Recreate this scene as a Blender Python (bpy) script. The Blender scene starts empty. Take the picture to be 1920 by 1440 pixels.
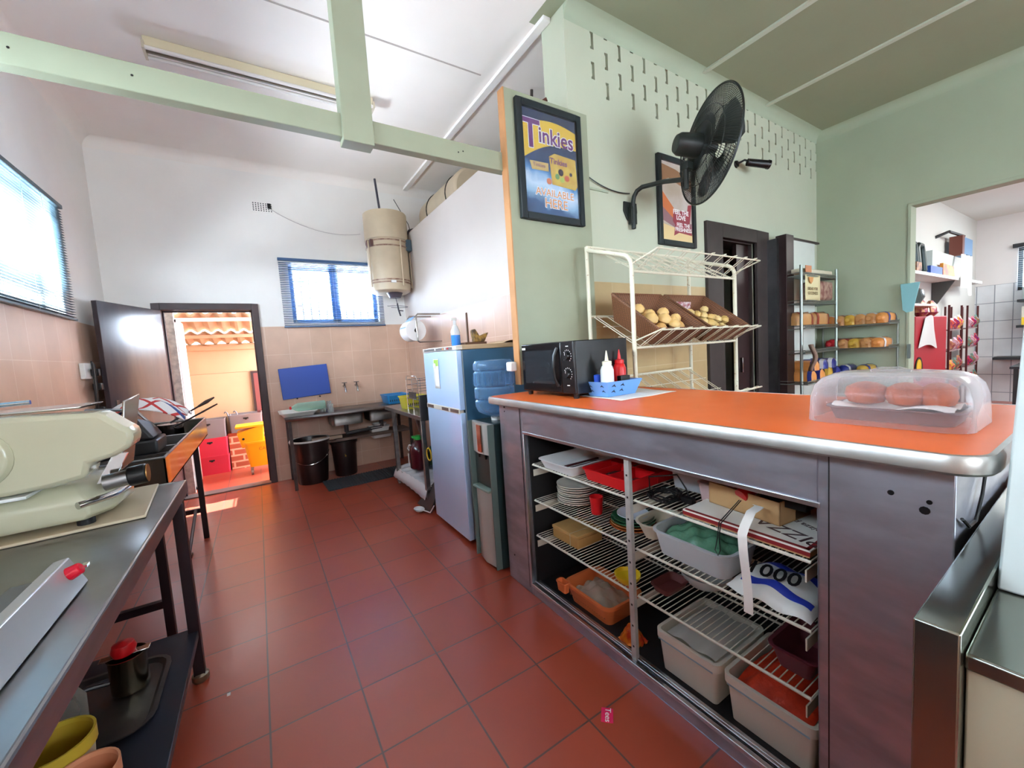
import bpy, bmesh, math, random
from mathutils import Vector, Matrix
PI = math.pi
random.seed(7)
SC = bpy.context.scene
COL = SC.collection

# ---------------------------------------------------------------- camera
F_PX, YAW, PITCH, ROLL, EYE = 753.12, .5608, -.0809, -.0645, 1.3625
def _axes():
    cy, sy, cp, sp, cr, sr = math.cos(YAW), math.sin(YAW), math.cos(PITCH), math.sin(PITCH), math.cos(ROLL), math.sin(ROLL)
    f = Vector((sy*cp, cy*cp, sp)); rt = Vector((cy, -sy, 0)); up = rt.cross(f)
    return cr*rt+sr*up, -sr*rt+cr*up, f
_r, _u, _f = _axes()
cam = bpy.data.cameras.new('camera'); camo = bpy.data.objects.new('camera', cam); COL.objects.link(camo)
cam.sensor_fit = 'HORIZONTAL'; cam.sensor_width = 36; cam.lens = 36*F_PX/1920
cam.clip_start = .02; cam.clip_end = 100
m = Matrix((( _r.x, _u.x, -_f.x, 0), (_r.y, _u.y, -_f.y, 0), (_r.z, _u.z, -_f.z, EYE), (0, 0, 0, 1)))
camo.matrix_world = m
SC.camera = camo

# ---------------------------------------------------------------- world, sun, daylight and fill lamps, exposure
SC.view_settings.view_transform = 'Standard'; SC.view_settings.look = 'None'
SC.view_settings.gamma = 1; SC.view_settings.use_curve_mapping = False
SC.view_settings.exposure = 1.0
SC.cycles.use_denoising = True
SC.cycles.max_bounces = 10; SC.cycles.diffuse_bounces = 7; SC.cycles.glossy_bounces = 4
SC.cycles.transmission_bounces = 8; SC.cycles.transparent_max_bounces = 12
SC.cycles.sample_clamp_indirect = 14; SC.cycles.caustics_reflective = False; SC.cycles.caustics_refractive = False
w = bpy.data.worlds.new('sky'); SC.world = w; w.use_nodes = True
bgn = w.node_tree.nodes['Background']; bgn.inputs[0].default_value = (.84, .91, 1, 1); bgn.inputs[1].default_value = 9
sun = bpy.data.lights.new('sun', 'SUN'); sun.energy = 20; sun.angle = .01; sun.color = (1, .95, .86)
so = bpy.data.objects.new('sun', sun); COL.objects.link(so)
so.rotation_euler = Vector((.06, .42, 1)).to_track_quat('Z', 'Y').to_euler()
def area(name, loc, aim, sx, sy, power, col=(1, 1, 1), spread=PI):
    l = bpy.data.lights.new(name, 'AREA'); l.shape = 'RECTANGLE'; l.size = sx; l.size_y = sy; l.energy = power; l.color = col; l.spread = spread
    o = bpy.data.objects.new(name, l); COL.objects.link(o); o.location = loc
    z = (Vector(loc)-Vector(aim)).normalized(); x = Vector((0, 0, 1)).cross(z).normalized(); y = z.cross(x)
    o.rotation_euler = Matrix((x, y, z)).transposed().to_euler(); return o
# area lamps: daylight at left window, far window and yard; the rest added fill
area('fill_back_left', (-.2, -2.95, 2.2), (-.2, 3, 3.1), 1.7, 1.1, 14, (1, .95, .90))  # added fill lamp behind the camera, at an unseen window
area('fill_back_right', (3.6, -2.95, 1.7), (3.4, 2, 1.5), 3.0, 1.8, 4, (.86, 1, .92))  # added greenish fill from behind, at the second unseen window
area('daylight_left_window', (-2.1, 2.1, 3.0), (1.2, 2.1, .3), 4.2, .9, 950, (.84, .92, 1))
area('daylight_far_window', (.93, 5.95, 2.35), (.7, 3, 1.6), 1.5, 1.1, 190, (.66, .80, 1))
area('bounce_fill_left', (-2.25, 2.6, .95), (0, 3.4, 3.5), 4.0, .9, 2600, (.93, .96, 1))  # added upward lamp for ground bounce, brightens the kitchen ceiling
area('bounce_fill_far', (1.5, 6.3, 1.3), (.6, 4.0, 3.3), 1.1, .4, 25, (.85, .92, 1), 1.5)  # added weaker bounce lamp aimed up through the far window
area('daylight_yard', (-.3, 6.15, 2.6), (-.35, 6.6, 0), 1.6, .45, 8, (1, .93, .84))
area('shop_fill', (8.4, -.6, 2.9), (8.6, .2, 0), 2.4, 1.2, 60, (.97, 1, .98))  # added fill lamp hung inside the side shop

# ---------------------------------------------------------------- helpers
def lin(v):
    v = v/255
    return v/12.92 if v <= .04045 else ((v+.055)/1.055)**2.4
def rgb(*c):
    if len(c) == 1: c = c[0]
    return (lin(c[0]), lin(c[1]), lin(c[2]), 1)
MATS = {}
def N(t, k, **kw):
    n = t.nodes.new(k)
    for a, b in kw.items(): setattr(n, a, b)
    return n
def mt(name, col, rough=.5, metal=0, var=0, vs=6, bump=0, bs=40, trans=0, ior=1.45, emit=0, alpha=1, col2=None, stretch=None, coat=0, aniso=0, rvar=0):
    if name in MATS: return MATS[name]
    m = bpy.data.materials.new(name); m.use_nodes = True; t = m.node_tree; L = t.links
    b = t.nodes['Principled BSDF']; c = rgb(col)
    b.inputs['Base Color'].default_value = c; b.inputs['Roughness'].default_value = rough; b.inputs['Metallic'].default_value = metal
    b.inputs['Transmission Weight'].default_value = trans; b.inputs['IOR'].default_value = ior; b.inputs['Alpha'].default_value = alpha
    b.inputs['Coat Weight'].default_value = coat
    if emit: b.inputs['Emission Color'].default_value = c; b.inputs['Emission Strength'].default_value = emit
    if var or bump or col2 or rvar:
        tc = N(t, 'ShaderNodeTexCoord'); mp = N(t, 'ShaderNodeMapping'); L.new(tc.outputs['Object'], mp.inputs[0])
        if stretch: mp.inputs['Scale'].default_value = stretch
        nz = N(t, 'ShaderNodeTexNoise'); nz.inputs['Scale'].default_value = vs; nz.inputs['Detail'].default_value = 5; L.new(mp.outputs[0], nz.inputs['Vector'])
        if var or col2:
            mx = N(t, 'ShaderNodeMix', data_type='RGBA'); c2 = rgb(col2) if col2 else tuple(x*(1-var) for x in c[:3])+(1,)
            mx.inputs['A'].default_value = c; mx.inputs['B'].default_value = c2
            mr = N(t, 'ShaderNodeMapRange', interpolation_type='SMOOTHSTEP'); mr.inputs[1].default_value = .3; mr.inputs[2].default_value = .7
            L.new(nz.outputs[0], mr.inputs[0]); L.new(mr.outputs[0], mx.inputs['Factor']); L.new(mx.outputs['Result'], b.inputs['Base Color'])
        if rvar:
            mr = N(t, 'ShaderNodeMapRange', interpolation_type='SMOOTHSTEP'); mr.inputs[1].default_value = .2; mr.inputs[2].default_value = .8; mr.inputs[3].default_value = max(.29 if rough >= .29 else .02, rough-rvar); mr.inputs[4].default_value = rough+rvar if rough >= .29 else min(.26, rough+rvar)
            L.new(nz.outputs[0], mr.inputs[0]); L.new(mr.outputs[0], b.inputs['Roughness'])
        if bump:
            n2 = N(t, 'ShaderNodeTexNoise'); n2.inputs['Scale'].default_value = bs; n2.inputs['Detail'].default_value = 4; L.new(mp.outputs[0], n2.inputs['Vector'])
            bp = N(t, 'ShaderNodeBump'); bp.inputs['Strength'].default_value = bump; bp.inputs['Distance'].default_value = .01
            L.new(n2.outputs[0], bp.inputs['Height']); L.new(bp.outputs[0], b.inputs['Normal'])
    MATS[name] = m; return m
def glass(name, col, rough=.03, alpha=.3, k=.6):
    """thin clear or tinted plastic/glass: part glossy film, part see-through"""
    if name in MATS: return MATS[name]
    m = bpy.data.materials.new(name); m.use_nodes = True; t = m.node_tree; L = t.links
    b = t.nodes['Principled BSDF']; b.inputs['Base Color'].default_value = rgb(col); b.inputs['Roughness'].default_value = rough
    tr = N(t, 'ShaderNodeBsdfTransparent'); tr.inputs[0].default_value = tuple(.55+.45*x for x in rgb(col)[:3])+(1,)
    ms = N(t, 'ShaderNodeMixShader'); fr = N(t, 'ShaderNodeLayerWeight'); fr.inputs[0].default_value = .35
    ad = N(t, 'ShaderNodeMath', operation='MULTIPLY_ADD'); ad.inputs[1].default_value = k; ad.inputs[2].default_value = alpha; ad.use_clamp = True
    L.new(fr.outputs['Facing'], ad.inputs[0]); L.new(ad.outputs[0], ms.inputs[0])
    L.new(tr.outputs[0], ms.inputs[1]); L.new(b.outputs[0], ms.inputs[2]); L.new(ms.outputs[0], t.nodes['Material Output'].inputs[0])
    MATS[name] = m; return m
def tiled(name, axes, off, bw, bh, c1, c2, mortar, msize, rough=.35, paint=None, zt=None, xr=None, brick=0, bump=.3, pbump=.15, var=.12, prough=.75, mortar_smooth=.1):
    """tile pattern in world metres over two axes; above zt the wall is painted"""
    m = bpy.data.materials.new(name); m.use_nodes = True; t = m.node_tree; L = t.links; b = t.nodes['Principled BSDF']
    g = N(t, 'ShaderNodeNewGeometry'); sp = N(t, 'ShaderNodeSeparateXYZ'); L.new(g.outputs['Position'], sp.inputs[0])
    cb = N(t, 'ShaderNodeCombineXYZ')
    for k, (a, o) in enumerate(zip(axes, off)):
        s = N(t, 'ShaderNodeMath', operation='SUBTRACT'); s.inputs[1].default_value = o-50*(bw if k == 0 else bh); L.new(sp.outputs['XYZ'.index(a)], s.inputs[0]); L.new(s.outputs[0], cb.inputs[k])
    br = N(t, 'ShaderNodeTexBrick'); br.offset = brick; br.squash = 1
    L.new(cb.outputs[0], br.inputs['Vector'])
    for k, v in (('Scale', 1), ('Mortar Size', msize), ('Mortar Smooth', mortar_smooth), ('Brick Width', bw), ('Row Height', bh)): br.inputs[k].default_value = v
    br.inputs['Color1'].default_value = rgb(c1); br.inputs['Color2'].default_value = rgb(c2); br.inputs['Mortar'].default_value = rgb(mortar)
    nz = N(t, 'ShaderNodeTexNoise'); nz.inputs['Scale'].default_value = 3.3; nz.inputs['Detail'].default_value = 6; L.new(g.outputs['Position'], nz.inputs['Vector'])
    mr = N(t, 'ShaderNodeMapRange'); mr.inputs[1].default_value = .3; mr.inputs[2].default_value = .7; mr.inputs[3].default_value = 1-var; mr.inputs[4].default_value = 1+var*.6; L.new(nz.outputs[0], mr.inputs[0])
    vm = N(t, 'ShaderNodeVectorMath', operation='SCALE'); L.new(br.outputs['Color'], vm.inputs[0]); L.new(mr.outputs[0], vm.inputs['Scale'])
    bp = N(t, 'ShaderNodeBump'); bp.inputs['Strength'].default_value = bump; bp.inputs['Distance'].default_value = .004
    iv = N(t, 'ShaderNodeMath', operation='SUBTRACT'); iv.inputs[0].default_value = 1; L.new(br.outputs['Fac'], iv.inputs[1])
    n3 = N(t, 'ShaderNodeTexNoise'); n3.inputs['Scale'].default_value = 9; L.new(g.outputs['Position'], n3.inputs['Vector'])
    ad = N(t, 'ShaderNodeMath', operation='MULTIPLY_ADD'); ad.inputs[1].default_value = .5; L.new(n3.outputs[0], ad.inputs[0]); L.new(iv.outputs[0], ad.inputs[2])
    L.new(ad.outputs[0], bp.inputs['Height']); L.new(bp.outputs[0], b.inputs['Normal'])
    L.new(vm.outputs[0], b.inputs['Base Color'])
    rr_ = N(t, 'ShaderNodeMapRange'); rr_.inputs[3].default_value = max(.29, rough-.1); rr_.inputs[4].default_value = rough+.12; L.new(nz.outputs[0], rr_.inputs[0]); L.new(rr_.outputs[0], b.inputs['Roughness'])
    if paint is not None:
        b2 = N(t, 'ShaderNodeBsdfPrincipled'); b2.inputs['Roughness'].default_value = prough
        n4 = N(t, 'ShaderNodeTexNoise'); n4.inputs['Scale'].default_value = 1.7; n4.inputs['Detail'].default_value = 7; L.new(g.outputs['Position'], n4.inputs['Vector'])
        m4 = N(t, 'ShaderNodeMapRange'); m4.inputs[1].default_value = .35; m4.inputs[2].default_value = .7; m4.inputs[3].default_value = .94; m4.inputs[4].default_value = 1.0; L.new(n4.outputs[0], m4.inputs[0])
        v4 = N(t, 'ShaderNodeVectorMath', operation='SCALE'); v4.inputs[0].default_value = rgb(paint)[:3]; L.new(m4.outputs[0], v4.inputs['Scale']); L.new(v4.outputs[0], b2.inputs['Base Color'])
        n5 = N(t, 'ShaderNodeTexNoise'); n5.inputs['Scale'].default_value = 14; n5.inputs['Detail'].default_value = 6; L.new(g.outputs['Position'], n5.inputs['Vector'])
        b5 = N(t, 'ShaderNodeBump'); b5.inputs['Strength'].default_value = pbump; b5.inputs['Distance'].default_value = .01; L.new(n5.outputs[0], b5.inputs['Height']); L.new(b5.outputs[0], b2.inputs['Normal'])
        lt = N(t, 'ShaderNodeMath', operation='LESS_THAN'); lt.inputs[1].default_value = zt; L.new(sp.outputs[2], lt.inputs[0]); fac = lt.outputs[0]
        if xr:
            for op, v in (('GREATER_THAN', xr[0]), ('LESS_THAN', xr[1])):
                q = N(t, 'ShaderNodeMath', operation=op); q.inputs[1].default_value = v; L.new(sp.outputs[0], q.inputs[0])
                mu = N(t, 'ShaderNodeMath', operation='MULTIPLY'); L.new(q.outputs[0], mu.inputs[0]); L.new(fac, mu.inputs[1]); fac = mu.outputs[0]
        ms = N(t, 'ShaderNodeMixShader'); L.new(fac, ms.inputs[0]); L.new(b2.outputs[0], ms.inputs[1]); L.new(b.outputs[0], ms.inputs[2]); L.new(ms.outputs[0], t.nodes['Material Output'].inputs[0])
    return m

class B:
    """collects shapes for ONE mesh; .mi picks the material slot, .M an optional transform"""
    def __init__(s): s.bm = bmesh.new(); s.mi = 0; s.M = None
    def v(s, p):
        p = Vector(p)
        return s.bm.verts.new(s.M @ p if s.M else p)
    def f(s, vs):
        try: q = s.bm.faces.new(vs); q.material_index = s.mi; return q
        except ValueError: return None
    def hexa(s, p):
        v = [s.v(q) for q in p]
        for a in ((0, 3, 2, 1), (4, 5, 6, 7), (0, 1, 5, 4), (1, 2, 6, 5), (2, 3, 7, 6), (3, 0, 4, 7)): s.f([v[i] for i in a])
        return s
    def box(s, x0, y0, z0, x1, y1, z1):
        return s.hexa([(x0, y0, z0), (x1, y0, z0), (x1, y1, z0), (x0, y1, z0), (x0, y0, z1), (x1, y0, z1), (x1, y1, z1), (x0, y1, z1)])
    def loft(s, loops, cap0=True, cap1=True, close=True):
        L = [[s.v(p) for p in l] for l in loops]; n = len(L[0])
        for a, b in zip(L, L[1:]):
            for i in range(n if close else n-1): s.f((a[i], a[(i+1) % n], b[(i+1) % n], b[i]))
        if cap0: s.f(L[0][::-1])
        if cap1: s.f(L[-1])
        return s
    def cyl(s, p0, p1, r0, r1=None, seg=16, caps=True):
        r1 = r0 if r1 is None else r1; p0 = Vector(p0); p1 = Vector(p1); d = (p1-p0).normalized()
        a = d.orthogonal().normalized(); b = d.cross(a)
        l = [[p+r*(math.cos(t)*a+math.sin(t)*b) for t in [2*PI*i/seg for i in range(seg)]] for p, r in ((p0, r0), (p1, r1))]
        return s.loft(l, caps, caps)
    def tube(s, pts, r, seg=8, closed=False):
        P = [Vector(p) for p in pts]; n = len(P); loops = []; a = None
        for i in range(n):
            if closed: d = (P[(i+1) % n]-P[i-1])
            else: d = P[min(i+1, n-1)]-P[max(i-1, 0)]
            if d.length < 1e-9: d = Vector((0, 0, 1))
            d.normalize()
            a = d.orthogonal().normalized() if a is None else (a-d*a.dot(d))
            if a.length < 1e-6: a = d.orthogonal()
            a.normalize(); b = d.cross(a); rr_ = r[i] if isinstance(r, (list, tuple)) else r
            loops.append([P[i]+rr_*(math.cos(t)*a+math.sin(t)*b) for t in [2*PI*k/seg for k in range(seg)]])
        if closed: loops.append(loops[0]); return s.loft(loops, False, False)
        return s.loft(loops)
    def lathe(s, prof, c=(0, 0, 0), seg=24, cap0=True, cap1=True, sx=1, sy=1):
        c = Vector(c)
        return s.loft([[c+Vector((sx*r*math.cos(2*PI*k/seg), sy*r*math.sin(2*PI*k/seg), z)) for k in range(seg)] for r, z in prof], cap0, cap1)
    def prism(s, poly, h0, h1, plane='xy'):
        k = {'xy': lambda a, b, h: (a, b, h), 'xz': lambda a, b, h: (a, h, b), 'yz': lambda a, b, h: (h, a, b)}[plane]
        return s.loft([[k(a, b, h0) for a, b in poly], [k(a, b, h1) for a, b in poly]])
    def grid(s, fn, nu, nv):
        V = [[s.v(fn(i/nu, j/nv)) for j in range(nv+1)] for i in range(nu+1)]
        for i in range(nu):
            for j in range(nv): s.f((V[i][j], V[i+1][j], V[i+1][j+1], V[i][j+1]))
        return s
    def tub(s, x0, y0, x1, y1, z0, z1, tap=.02, th=.004, r=.03, lip=.008, liph=.008, n=4):
        return s.loft([rr(x0+tap, y0+tap, x1-tap, y1-tap, max(.004, r-tap/2), z0, n), rr(x0, y0, x1, y1, r, z1-liph, n), rr(x0-lip, y0-lip, x1+lip, y1+lip, r+lip, z1-liph, n), rr(x0-lip, y0-lip, x1+lip, y1+lip, r+lip, z1, n),
                       rr(x0+th, y0+th, x1-th, y1-th, max(.004, r-th), z1, n), rr(x0+tap+th, y0+tap+th, x1-tap-th, y1-tap-th, max(.004, r-tap/2-th), z0+th, n)])
def rr(x0, y0, x1, y1, r, z, n=4):
    r = min(r, (x1-x0)/2-1e-4, (y1-y0)/2-1e-4); out = []
    for cx, cy, a0 in ((x1-r, y1-r, 0), (x0+r, y1-r, 90), (x0+r, y0+r, 180), (x1-r, y0+r, 270)):
        for i in range(n+1):
            a = math.radians(a0+90*i/n); out.append((cx+r*math.cos(a), cy+r*math.sin(a), z))
    return out
OFF = {}
def fin(b, name, mats, off, bevel=0, smooth=True, ang=38, solid=0):
    bm = b.bm
    bmesh.ops.remove_doubles(bm, verts=bm.verts, dist=1e-6)
    bmesh.ops.recalc_face_normals(bm, faces=bm.faces)
    bmesh.ops.translate(bm, verts=bm.verts, vec=-off)
    if smooth:
        for f in bm.faces: f.smooth = True
        for e in bm.edges:
            if len(e.link_faces) == 2 and e.calc_face_angle(0) > math.radians(ang): e.smooth = False
    me = bpy.data.meshes.new(name); bm.to_mesh(me); bm.free()
    for q in (mats if isinstance(mats, (list, tuple)) else [mats]): me.materials.append(q)
    o = bpy.data.objects.new(name, me); COL.objects.link(o)
    if solid: md = o.modifiers.new('s', 'SOLIDIFY'); md.thickness = solid; md.offset = 0
    if bevel:
        md = o.modifiers.new('b', 'BEVEL'); md.width = bevel; md.segments = 2; md.limit_method = 'ANGLE'; md.angle_limit = math.radians(40); md.harden_normals = False
    return o
def thing(name, label, cat, loc=(0, 0, 0), rotz=0, group=None, local=False):
    o = bpy.data.objects.new(name, None); COL.objects.link(o); o.location = loc; o.rotation_euler = (0, 0, rotz); o.empty_display_size = .05
    o['label'] = label; o['category'] = cat
    if group: o['group'] = group
    OFF[o.name] = Vector((0, 0, 0)) if local else Vector(loc)
    return o
def part(b, name, mats, parent, label=None, bevel=0, smooth=True, ang=38, stuff=False, solid=0):
    off = OFF[parent.name]; o = fin(b, name, mats, off, bevel, smooth, ang, solid); o.parent = parent; OFF[o.name] = off
    if label: o['label'] = label
    if stuff: o['kind'] = 'stuff'
    return o
def single(b, name, mats, label, cat, group=None, bevel=0, smooth=True, ang=38, stuff=False, solid=0):
    xs = [v.co for v in b.bm.verts]; mn = [min(q[i] for q in xs) for i in range(3)]; mx = [max(q[i] for q in xs) for i in range(3)]
    off = Vector(((mn[0]+mx[0])/2, (mn[1]+mx[1])/2, mn[2])); o = fin(b, name, mats, off, bevel, smooth, ang, solid); o.location = off
    o['label'] = label; o['category'] = cat; OFF[o.name] = off
    if group: o['group'] = group
    if stuff: o['kind'] = 'stuff'
    return o
def struct(b, name, mats, parent=None, bevel=0, smooth=False):
    o = fin(b, name, mats, Vector((0, 0, 0)), bevel, smooth)
    if parent: o.parent = parent
    else: o['kind'] = 'structure'
    OFF[o.name] = Vector((0, 0, 0)); return o
def dup(root, loc, rotz=0, label=None, group=None, scale=None):
    r = root.copy(); COL.objects.link(r); r.location = loc; r.rotation_euler = (0, 0, rotz)
    if scale: r.scale = scale
    if label: r['label'] = label
    if group: r['group'] = group
    def kids(a, b):
        for ch in list(a.children):
            c = ch.copy(); COL.objects.link(c); c.parent = b; kids(ch, c)
    kids(root, r); return r
def cutout(o, boxes=None, cutter=None):
    c = B()
    if cutter: c = cutter
    for q in boxes or []: c.box(*q)
    bmesh.ops.recalc_face_normals(c.bm, faces=c.bm.faces)
    me = bpy.data.meshes.new('cut'); c.bm.to_mesh(me); c.bm.free(); k = bpy.data.objects.new('cut', me); COL.objects.link(k)
    md = o.modifiers.new('x', 'BOOLEAN'); md.operation = 'DIFFERENCE'; md.object = k; md.solver = 'EXACT'
    dg = bpy.context.evaluated_depsgraph_get(); dg.update(); nm = bpy.data.meshes.new_from_object(o.evaluated_get(dg))
    o.modifiers.clear(); o.data = nm; bpy.data.objects.remove(k)
def text(s, name, size, mat, parent, M, ext=.0006, align='CENTER', label=None, bold=0, shear=0, sx=1):
    cu = bpy.data.curves.new('t', 'FONT'); cu.body = s; cu.size = size; cu.extrude = ext; cu.align_x = align; cu.align_y = 'CENTER'; cu.offset = bold; cu.shear = shear; cu.space_line = .85; cu.resolution_u = 3
    o = bpy.data.objects.new('t', cu); COL.objects.link(o)
    dg = bpy.context.evaluated_depsgraph_get(); dg.update(); me = bpy.data.meshes.new_from_object(o.evaluated_get(dg)); bpy.data.objects.remove(o)
    me.transform(Matrix.Translation(-OFF[parent.name]) @ M @ Matrix.Diagonal((sx, 1, 1, 1))); me.materials.clear(); me.materials.append(mat)
    q = bpy.data.objects.new(name, me); COL.objects.link(q); q.parent = parent; OFF[q.name] = OFF[parent.name]
    if label: q['label'] = label
    return q
def plane_m(o, ex, ey):
    """matrix placing local XY (text plane) at o with axes ex, ey"""
    ex = Vector(ex).normalized(); ey = Vector(ey); ey = (ey-ex*ey.dot(ex)).normalized(); ez = ex.cross(ey); o = Vector(o)
    return Matrix(((ex.x, ey.x, ez.x, o.x), (ex.y, ey.y, ez.y, o.y), (ex.z, ey.z, ez.z, o.z), (0, 0, 0, 1)))
def arc(c, r, a0, a1, n, ax=(1, 0, 0), ay=(0, 0, 1)):
    c = Vector(c); ax = Vector(ax); ay = Vector(ay)
    return [c+r*(math.cos(a)*ax+math.sin(a)*ay) for a in [math.radians(a0+(a1-a0)*i/n) for i in range(n+1)]]
def sag(p0, p1, d, n=12):
    p0 = Vector(p0); p1 = Vector(p1)
    return [p0.lerp(p1, i/n)-Vector((0, 0, d*4*(i/n)*(1-i/n))) for i in range(n+1)]

# shared materials
STEEL = mt('brushed_steel', (168, 168, 168), .30, 1, var=.22, vs=3, stretch=(1, 1, 6), rvar=.1)
STEELD = mt('dull_steel', (120, 120, 122), .34, 1, var=.3, vs=4, rvar=.12)
CHROME = mt('chrome', (215, 215, 215), .12, 1)
BLACKP = mt('black_plastic', (18, 19, 21), .35)
BLACKM = mt('black_painted_metal', (30, 28, 30), .45, var=.2)
WHITEP = mt('white_plastic', (225, 225, 222), .4)
WIREW = mt('white_coated_wire', (222, 220, 205), .45, var=.12, vs=30)
RED = mt('red_plastic', (205, 25, 30), .35)
ALU = mt('aluminium_strip', (205, 208, 212), .28, 1)
DARKWOOD = mt('dark_brown_wood', (54, 36, 36), .35, var=.35, vs=9, stretch=(1, 1, .15))
CARD = mt('brown_cardboard', (186, 146, 100), .8, var=.1)
RUBBER = mt('black_rubber', (30, 31, 34), .8)
PAPER = mt('white_paper', (235, 233, 228), .8)
BLUEP = mt('light_blue_plastic', (105, 160, 225), .4)
# ================================================================= the room
XL, YF, XP, YV, XR, ZC, ZT = -1.2, 5.49, 1.79, 2.17, 5.8, 3.65, 1.83
PEACH1, PEACH2, GROUT = (219, 183, 160), (213, 176, 152), (228, 200, 180)
PAINT = (238, 235, 231)
M_FLOOR = tiled('terracotta_floor_tiles', 'XY', (-.4222, 2.3688), .33, .33, (172, 74, 50), (163, 68, 46), (98, 68, 64), .0035, rough=.34, bump=.25, var=.07)
M_FLOOR.node_tree.nodes['Principled BSDF'].inputs['IOR'].default_value = 1.62
_fb = M_FLOOR.node_tree.nodes['Principled BSDF']; _fb.inputs['Coat Weight'].default_value = .55; _fb.inputs['Coat Roughness'].default_value = .27
M_WL = tiled('left_wall_paint_and_peach_tiles', 'YZ', (4.72, ZT), .235, .33, PEACH1, PEACH2, GROUT, .003, paint=PAINT, zt=ZT)
M_WF = tiled('far_wall_paint_and_peach_tiles', 'XZ', (1.285, ZT), .235, .33, PEACH1, PEACH2, GROUT, .003, paint=PAINT, zt=ZT)
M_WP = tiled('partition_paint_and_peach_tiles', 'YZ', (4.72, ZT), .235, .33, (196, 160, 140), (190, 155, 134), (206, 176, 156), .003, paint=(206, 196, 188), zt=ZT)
M_WV = tiled('vent_wall_paint_and_sand_tiles', 'XZ', (2.07, ZT), .235, .33, (190, 166, 122), (184, 159, 114), (198, 178, 138), .003, paint=(190, 196, 174), zt=ZT, xr=(2.06, 3.5))
M_GW = mt('greenish_white_paint', (170, 182, 158), .75, var=.06, vs=2, bump=.1, bs=14)
M_CEIL = mt('ceiling_board_paint', (240, 234, 228), .8, var=.05, vs=1.5)
M_PAINT = mt('off_white_wall_paint', PAINT, .75, var=.05, vs=2, bump=.1, bs=14)
M_GREEN = mt('pale_green_enamel_paint', (152, 158, 134), .5, var=.06, vs=5)
M_SHOPT = tiled('shop_white_tiles', 'YZ', (0, 1.95), .2, .3, (214, 218, 222), (208, 212, 218), (140, 148, 158), .006, paint=(222, 220, 220), zt=1.95)

struct(B().box(-1.4, -3.2, -.12, 11, 7.6, 0), 'floor', M_FLOOR)
struct(B().box(-1.4, -3.2, ZC, 1.84, 5.7, ZC+.1).box(1.84, 2.4, ZC, 5.9, 5.7, ZC+.1), 'ceiling', M_CEIL)
struct(B().box(1.84, -3.2, ZC, 5.9, 2.4, ZC+.1), 'ceiling_hall', mt('ceiling_dim_light_tone', (150, 156, 130), .8, var=.05, vs=1.5))  # darker green tone stands in for dimmer, greener light over the hall
o = struct(B().box(XL-.16, -3.1, 0, XL, YF+.2, ZC), 'wall_left', M_WL)
cutout(o, [(-1.5, .10, 1.87, -1.1, 4.46, 2.66)])  # opening lengthened beyond view to let more daylight in
o = struct(B().box(XL-.16, YF, 0, 1.91, YF+.16, ZC), 'wall_far', M_WF)
cutout(o, [(-.80, 5.3, -.05, .02, 5.8, 2.03), (.42, 5.3, 1.87, 1.44, 5.8, 2.56)])
struct(B().box(XP, 2.62, 0, XP+.12, YF, 2.95), 'wall_partition', M_WP)
# the vent wall with its slot openings and doorway
o = struct(B().box(1.955, YV, 0, XR+.12, YV+.24, ZC), 'wall_vent', M_WV)
cutout(o, [(3.73, 2.0, -.05, 4.36, 2.6, 2.30)])
c = B()
for k in range(27):
    x = 2.2115+.1378*k
    for z in ((3.505, 3.303) if k % 2 == 0 else (3.61, 3.405, 3.2)):
        w2, h2, s2 = .012, .058, .021
        y1_ = YV+(.055 if (k+int(z*10)) % 3 else .045)
        c.prism([(x-s2, z-h2), (x+w2, z-h2), (x+w2, z+h2), (x-s2, z+h2), (x-s2, z+h2-.015), (x-w2, z+h2-.02), (x-w2, z-h2+.02), (x-s2, z-h2+.015)], YV-.1, y1_, 'xz')
cutout(o, cutter=c)
o = struct(B().box(XR, -3.1, 0, XR+.16, YV+.1, ZC), 'wall_right', M_GW)
cutout(o, [(5.6, -2.4, -.05, 6.1, 1.36, 2.60)])
struct(B().box(XR-.004, 1.345, 0, XR+.17, 1.372, 2.585).box(XR-.004, -2.4, 2.585, XR+.17, 1.372, 2.612), 'trim_1', M_GW, bevel=.004)
# unseen wall behind the camera; both windows are added to admit light
o = struct(B().box(XL-.16, -3.26, 0, 11, -3.1, ZC), 'wall_back', M_PAINT)
cutout(o, [(-1.05, -3.4, 1.65, .65, -3.0, 2.75), (2.1, -3.4, .8, 5.1, -3.0, 2.6)])
# ceiling of the low back rooms, behind the vent wall and the partition
struct(B().box(XP+.12, 2.41, 2.86, XR+.12, YF, 2.94), 'ceiling_loft', M_PAINT)
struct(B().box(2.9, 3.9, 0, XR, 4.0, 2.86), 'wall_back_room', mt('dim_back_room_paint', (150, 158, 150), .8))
struct(B().box(1.91, YF, 0, XR+.16, YF+.16, ZC), 'wall_loft_end', M_PAINT)
struct(B().box(XR, 2.27, 0, XR+.16, YF, ZC), 'wall_loft_side', M_PAINT)
# shop next door
struct(B().box(XR+.16, 1.62, 0, 10.7, 1.78, 3.1), 'wall_shop_left', mt('shop_wall_paint', (206, 208, 204), .8))
o = struct(B().box(10.5, -3.1, 0, 10.66, 1.62, 3.1), 'wall_shop_far', M_SHOPT)
cutout(o, [(10.3, .1, 1.82, 10.9, 1.17, 2.5)])
struct(B().box(XR+.16, -3.1, 3.05, 10.7, 1.7, 3.15), 'ceiling_shop', mt('shop_ceiling_paint', (222, 222, 216), .8))
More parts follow.
